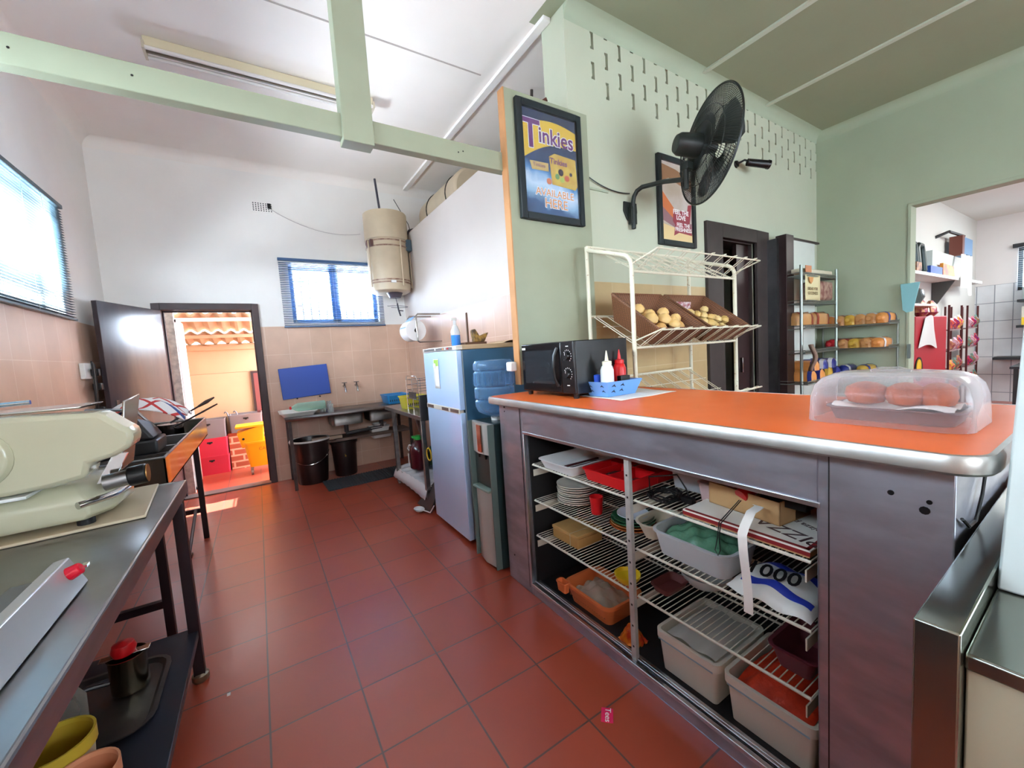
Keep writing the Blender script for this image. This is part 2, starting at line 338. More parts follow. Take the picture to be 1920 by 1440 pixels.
# timber frame over the kitchen opening
struct(B().box(-1.2, 2.15, 2.465, 1.41, 2.21, 2.575), 'trim_beam', M_GREEN, bevel=.004)
struct(B().box(.462, 2.125, 2.44, .61, 2.215, ZC), 'trim_post', M_GREEN, bevel=.004)
nails = B()
for x in (-.62, -.3, 1.09, 1.12): nails.cyl((x, 2.149, 2.52+.01*math.sin(x*40)), (x, 2.151, 2.52+.01*math.sin(x*40)), .0045, seg=6)
struct(nails, 'trim_nail_heads', BLACKP)
# ceiling battens and cornices
b = B()
struct(B().box(XP+.10, 2.3, ZC-.028, XP+.16, YF, ZC+.01), 'trim_batten_kitchen', M_PAINT)
k = 2
for x in (3.46, 4.52):
    struct(B().box(x, -3.1, ZC-.014, x+.045, YV, ZC+.01), 'trim_%d' % k, mt('pale_batten_paint', (196, 204, 186), .6)); k += 1
for y in (3.02, 4.22):
    struct(B().box(XL, y, ZC-.004, XP, y+.012, ZC+.01), 'trim_%d' % k, mt('joint_strip_paint', (176, 166, 160), .8)); k += 1
def cornice(name, p0, p1, inward, m):
    p0 = Vector(p0); p1 = Vector(p1); q = Vector(inward); lo = []
    for p in (p0, p1):
        lo.append([p]+[p+q*(.09*(1-math.cos(a)))+Vector((0, 0, -.09*(1-math.sin(a)))) for a in [PI/2*i/6 for i in range(7)]])
    b = B().loft(lo); struct(b, name, m, smooth=True)
cornice('trim_cornice_left', (XL, 2.2, ZC), (XL, YF, ZC), (1, 0, 0), M_CEIL)
cornice('trim_cornice_far', (XL, YF, ZC), (2.9, YF, ZC), (0, -1, 0), M_CEIL)
cornice('trim_cornice_vent', (1.955, YV, ZC), (XR, YV, ZC), (0, -1, 0), M_GW)
cornice('trim_cornice_right', (XR, -3.1, ZC), (XR, YV, ZC), (-1, 0, 0), M_GW)

# windows (frames + panes + bars)
def window(n, axis, wall, a0, a1, z0, z1, mull, bars, depth, m):
    """axis 'x': window in a wall of constant x; 'y': constant y"""
    def bx(b, a, c, zz0, zz1, d0, d1):
        if axis == 'x': b.box(d0, a, zz0, d1, c, zz1)
        else: b.box(a, d0, zz0, c, d1, zz1)
    f = B(); d0, d1 = depth
    bx(f, a0, a1, z0, z0+.05, d0, d1); bx(f, a0, a1, z1-.05, z1, d0, d1); bx(f, a0, a0+.05, z0, z1, d0, d1); bx(f, a1-.05, a1, z0, z1, d0, d1)
    for q, wd in mull: bx(f, q-wd/2, q+wd/2, z0, z1, d0, d1)
    root = struct(f, 'window_%d' % n, m, bevel=.003)
    g = B(); dm = (d0+d1)/2; bx(g, a0+.04, a1-.04, z0+.04, z1-.04, dm-.002, dm+.002); struct(g, 'pane', glass('window_glass', (235, 245, 250), .02, .02), root)
    r = B()
    for q in bars: bx(r, q-.005, q+.005, z0+.05, z1-.05, dm+.015*(1 if d1 > wall else -1), dm+.025*(1 if d1 > wall else -1))
    zt = z1-(z1-z0)*.25; bx(r, a0+.05, a1-.05, zt-.012, zt+.012, dm+.01, dm+.03)
    struct(r, 'burglar_bar', m, root)
    return root
M_BLUEF = mt('blue_grey_window_frame', (78, 120, 166), .45)
window(1, 'x', XL, .10, 4.46, 1.87, 2.66, [(.9, .07), (1.75, .07), (2.6, .07), (3.55, .07)], [1.95, 2.2, 2.4, 2.85, 3.1, 3.3, 3.8, 4.05, 4.25], (-1.345, -1.30), mt('grey_window_frame', (90, 104, 112), .45))
window(2, 'y', YF, .42, 1.44, 1.87, 2.56, [(.93, .10)], [.55, .64, .73, .82, 1.05, 1.14, 1.23, 1.32], (5.58, 5.625), M_BLUEF)
window(3, 'x', 10.5, .1, 1.17, 1.82, 2.5, [(.6, .05)], [], (10.56, 10.6), mt('grey_window_frame', (70, 70, 72), .45))
window(4, 'y', -3.1, -1.05, .65, 1.65, 2.75, [(-.2, .06)], [], (-3.22, -3.18), mt('grey_window_frame', (70, 70, 72), .45))  # unseen window, added for light from behind
window(5, 'y', -3.1, 2.1, 5.1, .8, 2.6, [(3.1, .06), (4.1, .06)], [], (-3.22, -3.18), mt('grey_window_frame', (70, 70, 72), .45))  # second unseen window, added to light the hall side

# back door to the yard: frame, open leaf
fr = B().box(-.86, 5.465, 0, -.79, 5.665, 2.09).box(.01, 5.465, 0, .075, 5.665, 2.09).box(-.79, 5.465, 2.02, .01, 5.665, 2.09)
fr.box(-.80, 5.56, 2.005, .02, 5.60, 2.03).box(-.79, 5.56, 0, -.775, 5.60, 2.02).box(-.005, 5.56, 0, .01, 5.60, 2.02)
d1 = struct(fr, 'door_1', mt('dark_red_brown_door_frame', (62, 40, 42), .4, var=.25, vs=8), bevel=.004)
lf = B(); ang = math.atan2(-.72, -.30); lf.M = Matrix.Translation((-.805, 5.47, 0)) @ Matrix.Rotation(ang, 4, 'Z')
lf.box(0, -.02, .012, .78, .02, 2.015)
leaf = struct(lf, 'door_leaf', mt('dark_varnished_door', (58, 50, 56), .22, var=.3, vs=5, stretch=(1, 1, .2), col2=(78, 66, 66)), d1, bevel=.003)
hb = B(); hb.M = lf.M if False else Matrix.Translation((-.805, 5.47, 0)) @ Matrix.Rotation(ang, 4, 'Z')
hb.box(.70, -.034, 1.0, .735, -.02, 1.16); hb.tube([(.717, -.03, 1.1), (.717, -.07, 1.1), (.61, -.07, 1.1)], .008)
hb.box(.70, .02, 1.0, .735, .034, 1.16); hb.tube([(.717, .03, 1.1), (.717, .07, 1.1), (.61, .07, 1.1)], .008)
struct(hb, 'handle', CHROME, leaf)
struct(B().box(-.79, 5.46, 0, .01, 5.62, .014), 'trim_threshold', mt('worn_threshold_metal', (120, 108, 104), .45, .5, var=.2), bevel=.003)

# doorway in the vent wall: heavy dark frame, inner leaf, dark room
fr = B().box(3.50, YV-.03, 0, 3.75, YV+.02, 2.415).box(4.36, YV-.03, 0, 4.60, YV+.02, 2.415).box(3.75, YV-.03, 2.29, 4.36, YV+.02, 2.415)
fr.box(3.731, YV+.021, 0, 3.76, YV+.24, 2.299).box(4.34, YV+.021, 0, 4.359, YV+.24, 2.299).box(3.76, YV+.021, 2.28, 4.34, YV+.24, 2.299)
d2 = struct(fr, 'door_2', mt('charcoal_brown_door_frame', (58, 50, 48), .55, var=.3, vs=6), bevel=.004)
lf = B(); lf.box(4.12, YV+.05, .01, 4.338, YV+.09, 2.278)
leaf2 = struct(lf, 'door_leaf', DARKWOOD, d2, bevel=.003)
struct(B().box(4.14, YV+.02, 1.0, 4.16, YV+.05, 1.15), 'handle', CHROME, leaf2)
# white flush door folded back against the wall
d3 = struct(B().box(4.76, 2.02, .01, 5.35, 2.06, 2.33), 'door_3', mt('white_flush_door', (206, 214, 206), .5, var=.05))
struct(B().box(4.60, 1.98, 0, 4.76, 2.08, 2.36).box(4.60, 2.0, 2.33, 5.42, 2.03, 2.35), 'door_frame', DARKWOOD, d3, bevel=.003)
struct(B().box(4.555, 2.05, 0, 4.60, 2.14, 2.33), 'steel_strip', STEELD, d3)

# boarded end of the partition that carries the first poster
hp = B().box(1.392, 2.10, 1.15, 2.055, 2.16, 2.93)
hp.mi = 1; hp.box(1.384, 2.10, 1.15, 1.392, 2.16, 2.93)
struct(hp, 'wall_board_panel', [M_GREEN, mt('raw_pine_edge', (196, 140, 90), .6, var=.2)])
struct(B().box(1.79, 2.16, 0, 2.05, 2.62, 2.95), 'wall_pier', M_WP)

# ================================================================= the yard behind the back door
M_YW = tiled('yard_plaster', 'XZ', (0, 1.32), 9, 1.32, (178, 150, 120), (175, 146, 116), (146, 114, 88), .004, rough=.7, var=.06)
struct(B().box(-2.6, 6.9, 0, 2.2, 7.05, 1.73), 'wall_yard_far', M_YW)
struct(B().box(-1.45, 5.65, 0, -1.30, 7.0, 2.5), 'wall_yard_side', mt('yard_side_plaster', (238, 210, 170), .8))
b = B()
def corr(x0, x1, y0, z0, y1, z1, amp=.035, per=.17, nx=70):
    return B().grid(lambda u, v: (x0+(x1-x0)*u, y0+(y1-y0)*v, z0+(z1-z0)*v+amp*math.sin(2*PI*(x0+(x1-x0)*u)/per)), nx, 4)
th = corr(-1.6, .30, 5.98, 2.055, 6.50, 1.88, .022, .14)
single(th, 'corrugated_roof_sheet', mt('fibre_cement_sheet', (176, 152, 126), .85, var=.1), 'upper corrugated roof sheet over the yard, nearest the back door', 'roof sheet', 'corrugated sheets over the yard', solid=.008)
th = corr(-1.6, .30, 6.43, 1.85, 6.90, 1.745, .022, .14)
single(th, 'corrugated_roof_sheet', MATS['fibre_cement_sheet'], 'lower corrugated roof sheet resting on the far yard wall', 'roof sheet', 'corrugated sheets over the yard', solid=.008)
M_RAF = mt('peach_painted_rafter', (176, 142, 112), .7)
single(B().box(-1.5, 6.43, 1.78, .28, 6.47, 1.82), 'roof_purlin', M_RAF, 'peach timber purlin between the two roof sheets', 'beam', 'purlins of the yard roof')
single(B().box(-1.5, 6.03, 1.955, .28, 6.06, 1.995), 'roof_purlin', mt('white_purlin', (240, 225, 205), .7), 'pale timber purlin nearest the back door', 'beam', 'purlins of the yard roof')
single(B().box(-1.5, 6.85, 1.64, .28, 6.90, 1.70), 'roof_purlin', M_RAF, 'peach timber plate along the far yard wall', 'beam', 'purlins of the yard roof')
single(B().prism([(-.80, 5.70), (-.72, 5.70), (-.72, 5.76), (-.80, 5.76)], 0, 2.5), 'yard_post', mt('white_flaking_post', (235, 228, 218), .8, var=.3, vs=25), 'flaking white post beside the open back door', 'post')
b = B()
for i in range(8): b.box(-1.0, 5.68+.040*i, 2.108, -.20, 5.687+.040*i, 2.112)
b.box(-1.0, 5.67, 2.112, -.985, 6.0, 2.125).box(-.215, 5.67, 2.112, -.20, 6.0, 2.125).box(-.60, 5.67, 2.112, -.59, 6.0, 2.125)
single(b, 'sun_stripe_slats', mt('pale_slat_paint', (210, 200, 190), .6), 'added pale slats that stripe the sun patch at the back door', 'grille')  # slats added over the gap to stripe the sunlight on the floor
single(B().box(-.19, 5.67, 2.10, .6, 6.0, 2.112), 'sun_mask_sheet', MATS['fibre_cement_sheet'], 'added flat sheet narrowing the sun patch at the back door', 'sheet')  # added sheet that cuts the sun patch narrower
struct(B().box(.24, 5.66, 2.78, 2.2, 6.12, 2.82), 'trim_sun_blocker', M_RAF)  # added slab that keeps direct sun out of the far window
# ================================================================= orange-topped steel counter and all it holds
XC, CY0, CY1, XB = 1.18, .20, 2.04, 1.86
M_CSTEEL = mt('scratched_counter_steel', (186, 188, 200), .34, .9, var=.25, vs=5, stretch=(1, 1, 3), rvar=.14, bump=.03, bs=30)
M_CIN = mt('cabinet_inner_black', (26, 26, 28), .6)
ct = thing('service_counter', 'long stainless steel bar counter with bright orange top and open wire shelves', 'counter', (1.5, 1.1, 0))
b = B()
b.box(XC, 1.80, 0, XB, CY1, 1.066)                     # far pillar
b.box(XC, CY0, 0, XB, .44, 1.066)                      # near pillar
b.box(XC, .44, .925, XC+.03, 1.80, 1.066)              # header
b.box(XB-.02, .44, .05, XB, 1.80, 1.066)               # back sheet
b.box(XC, .44, 0, XC+.02, 1.80, .055)
part(b, 'body', M_CSTEEL, ct, bevel=.003)
part(B().box(XC+.001, .44, .035, XB-.02, 1.80, .062).box(XC+.03, 1.79, .06, XB-.02, 1.803, .95).box(XC+.03, .437, .06, XB-.02, .45, .95).box(XB-.03, .45, .06, XB-.02, 1.79, .95), 'inner_lining', M_CIN, ct)
b = B().box(XC-.006, .44, .05, XC+.012, 1.80, .066).box(XC+.018, .44, .05, XC+.028, 1.80, .073).box(XC+.034, .44, .05, XC+.05, 1.80, .068)
part(b, 'bottom_track', ALU, ct, bevel=.002)
part(B().box(XC-.005, .435, .912, XC+.02, 1.80, .927).box(XC-.004, 1.795, .06, XC+.012, 1.803, .92), 'top_track', ALU, ct, bevel=.002)
for y in (1.822, .4155): part(B().box(XC-.0012, y, .03, XC+.001, y+.0025, 1.06), 'panel_seam', BLACKM, ct)
for y, z, r in ((1.98, 1.045, .006), (1.98, 1.02, .004), (.30, .99, .006), (.245, .965, .009), (.238, .985, .005), (1.97, .16, .005)): part(B().cyl((XC-.002, y, z), (XC+.001, y, z), r, seg=10), 'rivet', mt('dark_rivet', (60, 60, 62), .3, 1), ct)
top = B().loft([rr(XC-.062, CY0-.05, XB+.04, CY1+.04, .06, z, 6) for z in (1.0905, 1.106)])
part(top, 'counter_top', mt('orange_laminate', (240, 112, 48), .30, var=.05, vs=3, rvar=.08), ct)
eb = B()
for i, (d, z) in enumerate([(0, 0)]):
    eb.loft([rr(XC-.062-a, CY0-.05-a, XB+.04+a, CY1+.04+a, .06+a, zz, 6) for a, zz in ((-.03, 1.067), (.002, 1.067), (.008, 1.073), (.008, 1.098), (.003, 1.107), (-.006, 1.1075), (-.006, 1.100))], False, False)
part(eb, 'edge_band', mt('aluminium_edge_band', (186, 186, 182), .34, .9, var=.15, vs=12), ct)
# wire shelves: six, each with front wire, slats and carriers
def wire_shelf(y0, y1, z):
    b = B(); n = int((y1-y0)/.0205)
    b.tube([(XC+.035, y0, z), (XC+.035, y1, z)], .005, 6); b.tube([(XB-.04, y0, z), (XB-.04, y1, z)], .004, 6); b.tube([(XC+.30, y0, z-.005), (XC+.30, y1, z-.005)], .004, 6)
    pass
    for i in range(n+1):
        y = y0+(y1-y0)*i/n; b.tube([(XC+.030, y, z-.002), (XC+.037, y, z+.004), (XB-.04, y, z+.004)], .0018, 5)
    return part(b, 'wire_shelf', WIREW, ct)
for z in (.74, .54, .34):
    wire_shelf(.47, 1.075, z); wire_shelf(1.105, 1.775, z)
def post(y):
    b = B().box(XC+.012, y-.012, .06, XC+.030, y+.012, .915); b.mi = 1
    for i in range(9): b.box(XC+.0115, y-.004, .12+.09*i, XC+.0122, y+.004, .128+.09*i)
    return part(b, 'shelf_post', [mt('white_slotted_post', (196, 196, 192), .4, .3, var=.2, vs=20), BLACKP], ct)
post(1.09)
for y in (1.765, 1.09, .48):
    for z in (.735, .535, .335):
        s = 1 if y > 1 else -1
        part(B().prism([(XC+.03, z-.05), (XC+.035, z+.0), (XB-.05, z-.006), (XB-.05, z-.02), (XC+.05, z-.06)], y-.004, y+.004, 'xz') if False else B().prism([(XC+.03, z-.055), (XC+.03, z-.02), (XB-.06, z-.02), (XB-.06, z-.032), (XC+.1, z-.055)], y-.002, y+.002, 'xz'), 'shelf_carrier', mt('cream_bracket_paint', (205, 200, 185), .5), ct)

Z1, Z2, Z3, Z0 = .746, .546, .346, .063
# -- upper shelf, left bay
def tray(name, label, cat, x0, y0, x1, y1, z, h, mat, tap=.015, grp=None, r=.025, th=.003, lip=.008):
    return single(B().tub(x0, y0, x1, y1, z, z+h, tap, th, r, lip, .004), name, mat, label, cat, grp)
tray('baking_tray', 'shallow white enamel tray on the top wire shelf left', 'tray', 1.20, 1.44, 1.60, 1.70, Z1, .05, mt('white_enamel_tray', (214, 216, 216), .3), .02)
single(B().box(1.25, 1.50, Z1+.012, 1.45, 1.53, Z1+.022).box(1.27, 1.56, Z1+.012, 1.5, 1.575, Z1+.02), 'kitchen_knife', mt('knife_handles', (70, 20, 25), .4, .2), 'dark knives lying inside the white enamel tray', 'knife', bevel=.002)
rt = thing('cutlery_organiser', 'bright red plastic cutlery tray with divided compartments on the top shelf', 'cutlery tray', (1.40, 1.24, Z1))
part(B().tub(1.235, 1.115, 1.62, 1.40, Z1, Z1+.055, .012, .004, .02, .006, .004), 'tray_body', RED, rt)
b = B().box(1.25, 1.245, Z1+.004, 1.60, 1.249, Z1+.05).box(1.42, 1.12, Z1+.004, 1.424, 1.395, Z1+.05).box(1.25, 1.33, Z1+.004, 1.42, 1.334, Z1+.05)
part(b, 'divider', RED, rt)
for i, (x, y, a) in enumerate(((1.30, 1.30, .3), (1.34, 1.29, .1), (1.32, 1.17, -.2), (1.50, 1.30, .2))):
    b = B(); b.M = Matrix.Translation((x, y, Z1+.03)) @ Matrix.Rotation(a, 4, 'Z') @ Matrix.Rotation(.1, 4, 'Y')
    b.tube([(-.05, 0, 0), (.02, 0, .004), (.06, 0, 0)], [.005, .003, .0025], 6); b.lathe([(.001, -.002), (.013, 0), (.001, .002)], (.075, 0, 0), 12, sx=1.5)
    single(b, 'spoon', STEEL, ['spoon lying nearest the far rim of the red cutlery tray', 'spoon beside the far rim spoon in the red cutlery tray', 'spoon in the near front compartment of the red cutlery tray', 'spoon at the back of the red cutlery tray'][i], 'spoon', 'spoons in the red cutlery tray')
# -- middle shelf, left bay: stacked plates
M_PL = mt('white_stoneware', (205, 200, 188), .3)
def plate(x, y, z, r, m, label, g):
    return single(B().lathe([(r*.55, 0), (r*.6, 0), (r, .014), (r, .018), (r*.6, .005), (.0005, .004)], (x, y, z), 28, True, False), 'plate', m, label, 'plate', g)
for k in range(9):
    plate(1.37+.003*math.sin(k*2), 1.60+.003*math.cos(k*3), Z2+.011*k, .105, M_PL, 'white dinner plate in the tall plate stack on the second shelf', 'stack of white plates')
for k, (c, n, r) in enumerate((((168, 92, 48), 'brown plate lowest in the small coloured stack', .105), ((176, 120, 70), 'tan plate second from the bottom in the coloured stack', .10), ((52, 104, 72), 'green plate third from the bottom in the coloured stack', .098), ((44, 92, 64), 'green plate near the top of the coloured stack', .092), ((196, 204, 214), 'small pale saucer topping the coloured plate stack', .07))):
    plate(1.36, 1.215, Z2+.011*k, r, mt('glazed_%d' % k, c, .25), n, 'coloured plates on the second shelf')
cu_ = B().lathe([(.026, 0), (.031, .06), (.034, .085), (.031, .085), (.028, .01), (.0005, .008)], (1.335, 1.42, Z2), 20, True, False)
single(cu_, 'cup', RED, 'small red cup between the two plate stacks', 'cup')
# -- lower shelf, left bay
bx = thing('wooden_box', 'tan wooden box tied with a rubber band on the third shelf', 'box', (1.36, 1.58, Z3))
part(B().box(1.27, 1.50, Z3, 1.44, 1.70, Z3+.05), 'box_body', mt('tan_wood', (190, 150, 88), .55, var=.2, vs=8, stretch=(1, .2, 1)), bx, bevel=.004)
part(B().box(1.267, 1.497, Z3+.051, 1.443, 1.703, Z3+.068), 'lid', mt('tan_wood_lid', (200, 160, 98), .55, var=.2, vs=8), bx, bevel=.004)
part(B().tube([(1.264, 1.55, Z3), (1.264, 1.55, Z3+.07), (1.446, 1.54, Z3+.07), (1.446, 1.54, Z3)], .0018, 5), 'rubber_band', mt('rubber_band', (190, 180, 150), .6), bx)
single(B().lathe([(.035, 0), (.052, .02), (.056, .035), (.053, .035), (.048, .02), (.0005, .006)], (1.255, 1.165, Z3), 24, True, False), 'bowl', mt('yellow_plastic', (222, 190, 40), .4), 'small bright yellow bowl beside the shelf post', 'bowl')
# -- cabinet floor, left bay
ob = thing('plastic_basket', 'orange slotted plastic basket on the cabinet floor', 'basket', (1.36, 1.40, Z0))
M_OR = mt('orange_plastic', (226, 122, 70), .45)
part(B().tub(1.235, 1.27, 1.47, 1.58, Z0, Z0+.10, .022, .004, .04, .010, .012), 'basket_body', M_OR, ob)
b = B()
for i in range(16): b.box(1.249, 1.31+.016*i, Z0+.03, 1.252, 1.317+.016*i, Z0+.078)
part(b, 'slot', mt('orange_slot_shade', (150, 74, 40), .6), ob)
part(B().tub(1.195, 1.53, 1.235, 1.60, Z0+.06, Z0+.11, .004, .004, .012, .003, .006), 'side_handle', M_OR, ob)
single(B().grid(lambda u, v: (1.26+.17*u, 1.30+.24*v, Z0+.06+.05*math.sin(PI*u)*math.sin(PI*v)+.014*math.sin(17*u+5*v)*math.cos(13*v)), 20, 24), 'plastic_bag', glass('crumpled_clear_plastic', (200, 200, 180), .15, .35), 'crumpled clear plastic bags heaped in the orange basket', 'bag')
single(B().grid(lambda u, v: (1.23+.09*u, 1.12+.10*v, Z0+.002+.075*math.sin(PI*u)*math.sin(PI*v)+.008*math.sin(21*u+8*v)), 14, 14), 'snack_packet', mt('orange_yellow_foil', (226, 130, 30), .35, .3, col2=(190, 40, 20), vs=30), 'crumpled orange and yellow packet beside the shelf post', 'packet')
# -- upper shelf, right bay
b = B(); pts = []
for i in range(150):
    a = i*.26; r = .055+.012*math.sin(i*.37); pts.append((1.29+r*1.1*math.cos(a), .99+r*.9*math.sin(a), Z1+.014+.006*math.sin(i*.9)+.0001*i))
b.tube(pts, .0032, 6); b.tube([(1.28, 1.05, Z1+.02), (1.27, 1.045, Z1+.085), (1.33, .96, Z1+.10), (1.34, .93, Z1+.05), (1.33, .91, Z1+.02)], .0032, 6); b.box(1.30, .88, Z1+.01, 1.325, .925, Z1+.03)
single(b, 'power_cable', BLACKP, 'coiled black power cable on the top shelf right of the post', 'cable')
tray('storage_tub', 'clear rectangular tub behind the coiled black cable', 'tub', 1.44, .90, 1.60, 1.08, Z1, .10, glass('frosted_clear_tub', (205, 212, 218), .25, .45), .01)
single(B().tub(1.36, .80, 1.46, .90, Z1, Z1+.08, .01, .003, .02, .004, .004), 'storage_tub', glass('pinkish_tub', (220, 190, 190), .25, .45), 'small pinkish clear tub beside the coiled black cable', 'tub')
pk = thing('pink_carton', 'bright pink carton with white script on the top shelf', 'carton', (1.50, .80, Z1))
part(B().box(1.50, .735, Z1+.02, 1.56, .865, Z1+.10), 'carton_body', mt('magenta_card', (214, 40, 120), .5), pk)
M_WT = mt('white_lettering', (240, 240, 240), .5)
text('Nutrien', 'lettering', .042, M_WT, pk, plane_m((1.4985, .80, Z1+.07), (0, -1, 0), (0, 0, 1)), shear=.3)
text('~~~~~~', 'small_print', .02, M_WT, pk, plane_m((1.4985, .79, Z1+.04), (0, -1, 0), (0, 0, 1)))
pz = thing('pizza_box', 'flat white pizza box with dark red border lying on the top shelf', 'pizza box', (1.42, .68, Z1))
part(B().box(1.222, .475, Z1, 1.66, .86, Z1+.020), 'box_body', CARD, pz)
part(B().box(1.2195, .473, Z1+.018, 1.662, .862, Z1+.0225), 'lid', mt('white_card', (222, 220, 212), .6), pz)
M_DR = mt('dark_red_print', (130, 30, 34), .5)
part(B().box(1.223, .477, Z1+.0225, 1.235, .858, Z1+.0232).box(1.65, .477, Z1+.0225, 1.658, .858, Z1+.0232).box(1.223, .477, Z1+.0225, 1.658, .487, Z1+.0232).box(1.2188, .473, Z1+.006, 1.2197, .862, Z1+.018), 'printed_border', M_DR, pz)
text('PIZZA', 'lettering', .075, mt('dark_print', (70, 48, 50), .5), pz, plane_m((1.30, .56, Z1+.0228), (.25, 1, 0), (-1, .25, 0)))
text('pizza perfection', 'small_print', .032, MATS['dark_print'], pz, plane_m((1.40, .60, Z1+.0228), (.35, 1, 0), (-1, .35, 0)))
cb_ = thing('cardboard_box', 'open brown cardboard box holding a torch, standing on the pizza box', 'box', (1.40, .70, Z1+.023))
b = B(); b.M = Matrix.Translation((1.33, .72, Z1+.0235)) @ Matrix.Rotation(-.12, 4, 'Z'); b.box(0, -.13, 0, .004, .12, .075).box(.16, -.13, 0, .164, .12, .075).box(0, -.13, 0, .164, -.126, .075).box(0, .116, 0, .164, .12, .075).box(0, -.13, 0, .164, .12, .003)
part(b, 'box_body', CARD, cb_)
tc_ = thing('torch', 'red headed black torch in the cardboard box with a hanging strap', 'torch', (1.36, .70, Z1+.08))
part(B().cyl((1.325, .715, Z1+.085), (1.38, .70, Z1+.11), .022, .026, 16), 'torch_head', mt('dark_red_plastic', (190, 24, 28), .35), tc_)
part(B().cyl((1.38, .70, Z1+.11), (1.50, .67, Z1+.115), .02, .02, 14).box(1.34, .53, Z1+.08, 1.46, .66, Z1+.115), 'torch_body', BLACKP, tc_)
part(B().tube([(1.322, .718, Z1+.07), (1.215, .727, Z1+.02), (1.206, .728, Z1-.03), (1.208, .738, Z1-.075), (1.208, .728, Z1-.09), (1.207, .72, Z1-.07), (1.206, .722, Z1-.02), (1.215, .72, Z1+.02), (1.322, .712, Z1+.07)], .0017, 5), 'strap', BLACKP, tc_)
b = B().grid(lambda u, v: ((1.29 if v < .25 else 1.29-.10*min(1, (v-.25)/.2)) + .006*math.sin(9*v), .612+.028*u+.02*(1-v), Z1+.08-.02*max(0, v-.1)-.29*max(0, v-.35)/.65*1.0), 2, 26)
rc = single(b, 'till_slip', PAPER, 'long white till slip hanging over the edge of the top shelf', 'receipt')
# -- middle shelf, right bay
gb = thing('plastic_tub', 'translucent plastic tub filled with green bags on the second shelf', 'tub', (1.33, .86, Z2))
part(B().tub(1.235, .715, 1.46, 1.02, Z2, Z2+.095, .018, .004, .045, .008, .006, 5), 'tub_body', glass('milky_plastic', (198, 206, 210), .35, .62), gb)
single(B().grid(lambda u, v: (1.255+.185*u, .735+.265*v, Z2+.06+.055*math.sin(PI*u)**.6*math.sin(PI*v)**.6+.012*math.sin(15*u+3)*math.cos(19*v+u*5)), 22, 26), 'plastic_bag', mt('translucent_green_bag', (84, 132, 106), .25, bump=.5, bs=25), 'crumpled green plastic bags inside the translucent tub', 'bag')
tray('mixing_bowl', 'cream round edged bowl lying behind the post on the second shelf', 'bowl', 1.28, 1.03, 1.50, 1.10+.14-.005-.08, Z2, .07, mt('cream_plastic', (212, 206, 186), .4), .03, r=.06)
sb = thing('thousand_bag', 'white plastic refuse bag roll printed 1000 with blue stripes', 'bag', (1.30, .58, Z2))
def bag(u, v): return (1.225+.22*u, .475+.24*v, Z2+.006+.062*(math.sin(PI*u)**.5)*(math.sin(PI*min(1, v*1.02))**.45 if v < .98 else 0)+.006*math.sin(14*v+6*u))
part(B().grid(bag, 24, 24), 'bag_film', mt('white_film', (222, 224, 220), .3, bump=.3, bs=18), sb)
def stripe(u0, u1, v0, v1, dz=.0025):
    return B().grid(lambda a, c: tuple(Vector(bag(u0+(u1-u0)*a+.12*c*0, v0+(v1-v0)*c))+Vector((-.001, 0, dz))), 6, 22)
part(stripe(.13, .24, .04, .86), 'blue_stripe', mt('blue_print', (44, 62, 170), .35), sb)
part(stripe(.62, .80, .04, .95), 'blue_stripe', MATS['blue_print'], sb)
text('1000', 'lettering', .075, mt('black_print', (20, 20, 24), .4), sb, plane_m((1.288, .60, Z2+.078), (.12, -1, .02), (.85, 0, .28)), bold=.001)
# -- lower shelf, right bay
tray('storage_tub', 'stack tub with dark red content at the far right of the third shelf', 'tub', 1.25, .475, 1.45, .60, Z3, .07, mt('dark_red_tub', (96, 40, 50), .4), .02)
single(B().lathe([(.07, 0), (.095, .03), (.10, .05), (.096, .05), (.09, .03), (.0005, .005)], (1.50, .96, Z3), 28, True, False), 'bowl', mt('pale_bowl', (196, 198, 196), .4), 'pale shallow bowl at the back of the third shelf', 'bowl')
single(B().tub(1.28, .98, 1.42, 1.07, Z3-.0, Z3+.03, .01, .003, .02, .004, .004), 'tray', mt('maroon_tray', (110, 58, 56), .5), 'small maroon tray next to the post on the third shelf', 'tray')
# -- cabinet floor, right bay
M_TUB = mt('white_storage_plastic', (222, 220, 208), .4, var=.03)
def wtub(y0, y1, label, lid=False):
    t_ = thing('storage_bin', label, 'storage bin', (1.40, (y0+y1)/2, Z0), group='white bins on the cabinet floor')
    part(B().tub(1.245, y0, 1.56, y1, Z0, Z0+.165, .012, .004, .02, .009, .03), 'bin_body', M_TUB, t_)
    part(B().box(1.2350, y0+.01, Z0+.132, 1.2357, y1-.01, Z0+.138), 'blue_line', mt('pale_blue_line', (150, 185, 200), .5), t_)
    return t_
wtub(.765, 1.01, 'white rectangular bin with a frosted liner, left of the two on the cabinet floor')
single(B().grid(lambda u, v: (1.27+.27*u, .785+.20*v, Z0+.155+.02*math.sin(PI*u)*math.sin(PI*v)+.006*math.sin(12*v)), 12, 12), 'plastic_sheet', glass('milky_plastic_sheet', (222, 224, 220), .3, .5), 'folded milky plastic sheet filling the left white bin', 'plastic sheet')
wtub(.472, .735, 'white rectangular bin holding orange red net bags')
single(B().grid(lambda u, v: (1.27+.27*u, .49+.225*v, Z0+.135+.055*math.sin(PI*u)**.7*math.sin(PI*v)**.7+.008*math.sin(18*v+7*u)), 18, 18), 'net_bag', mt('orange_red_net', (226, 66, 34), .5, bump=.5, bs=60, var=.25, vs=20), 'orange red net bag heaped in the right white bin', 'bag')

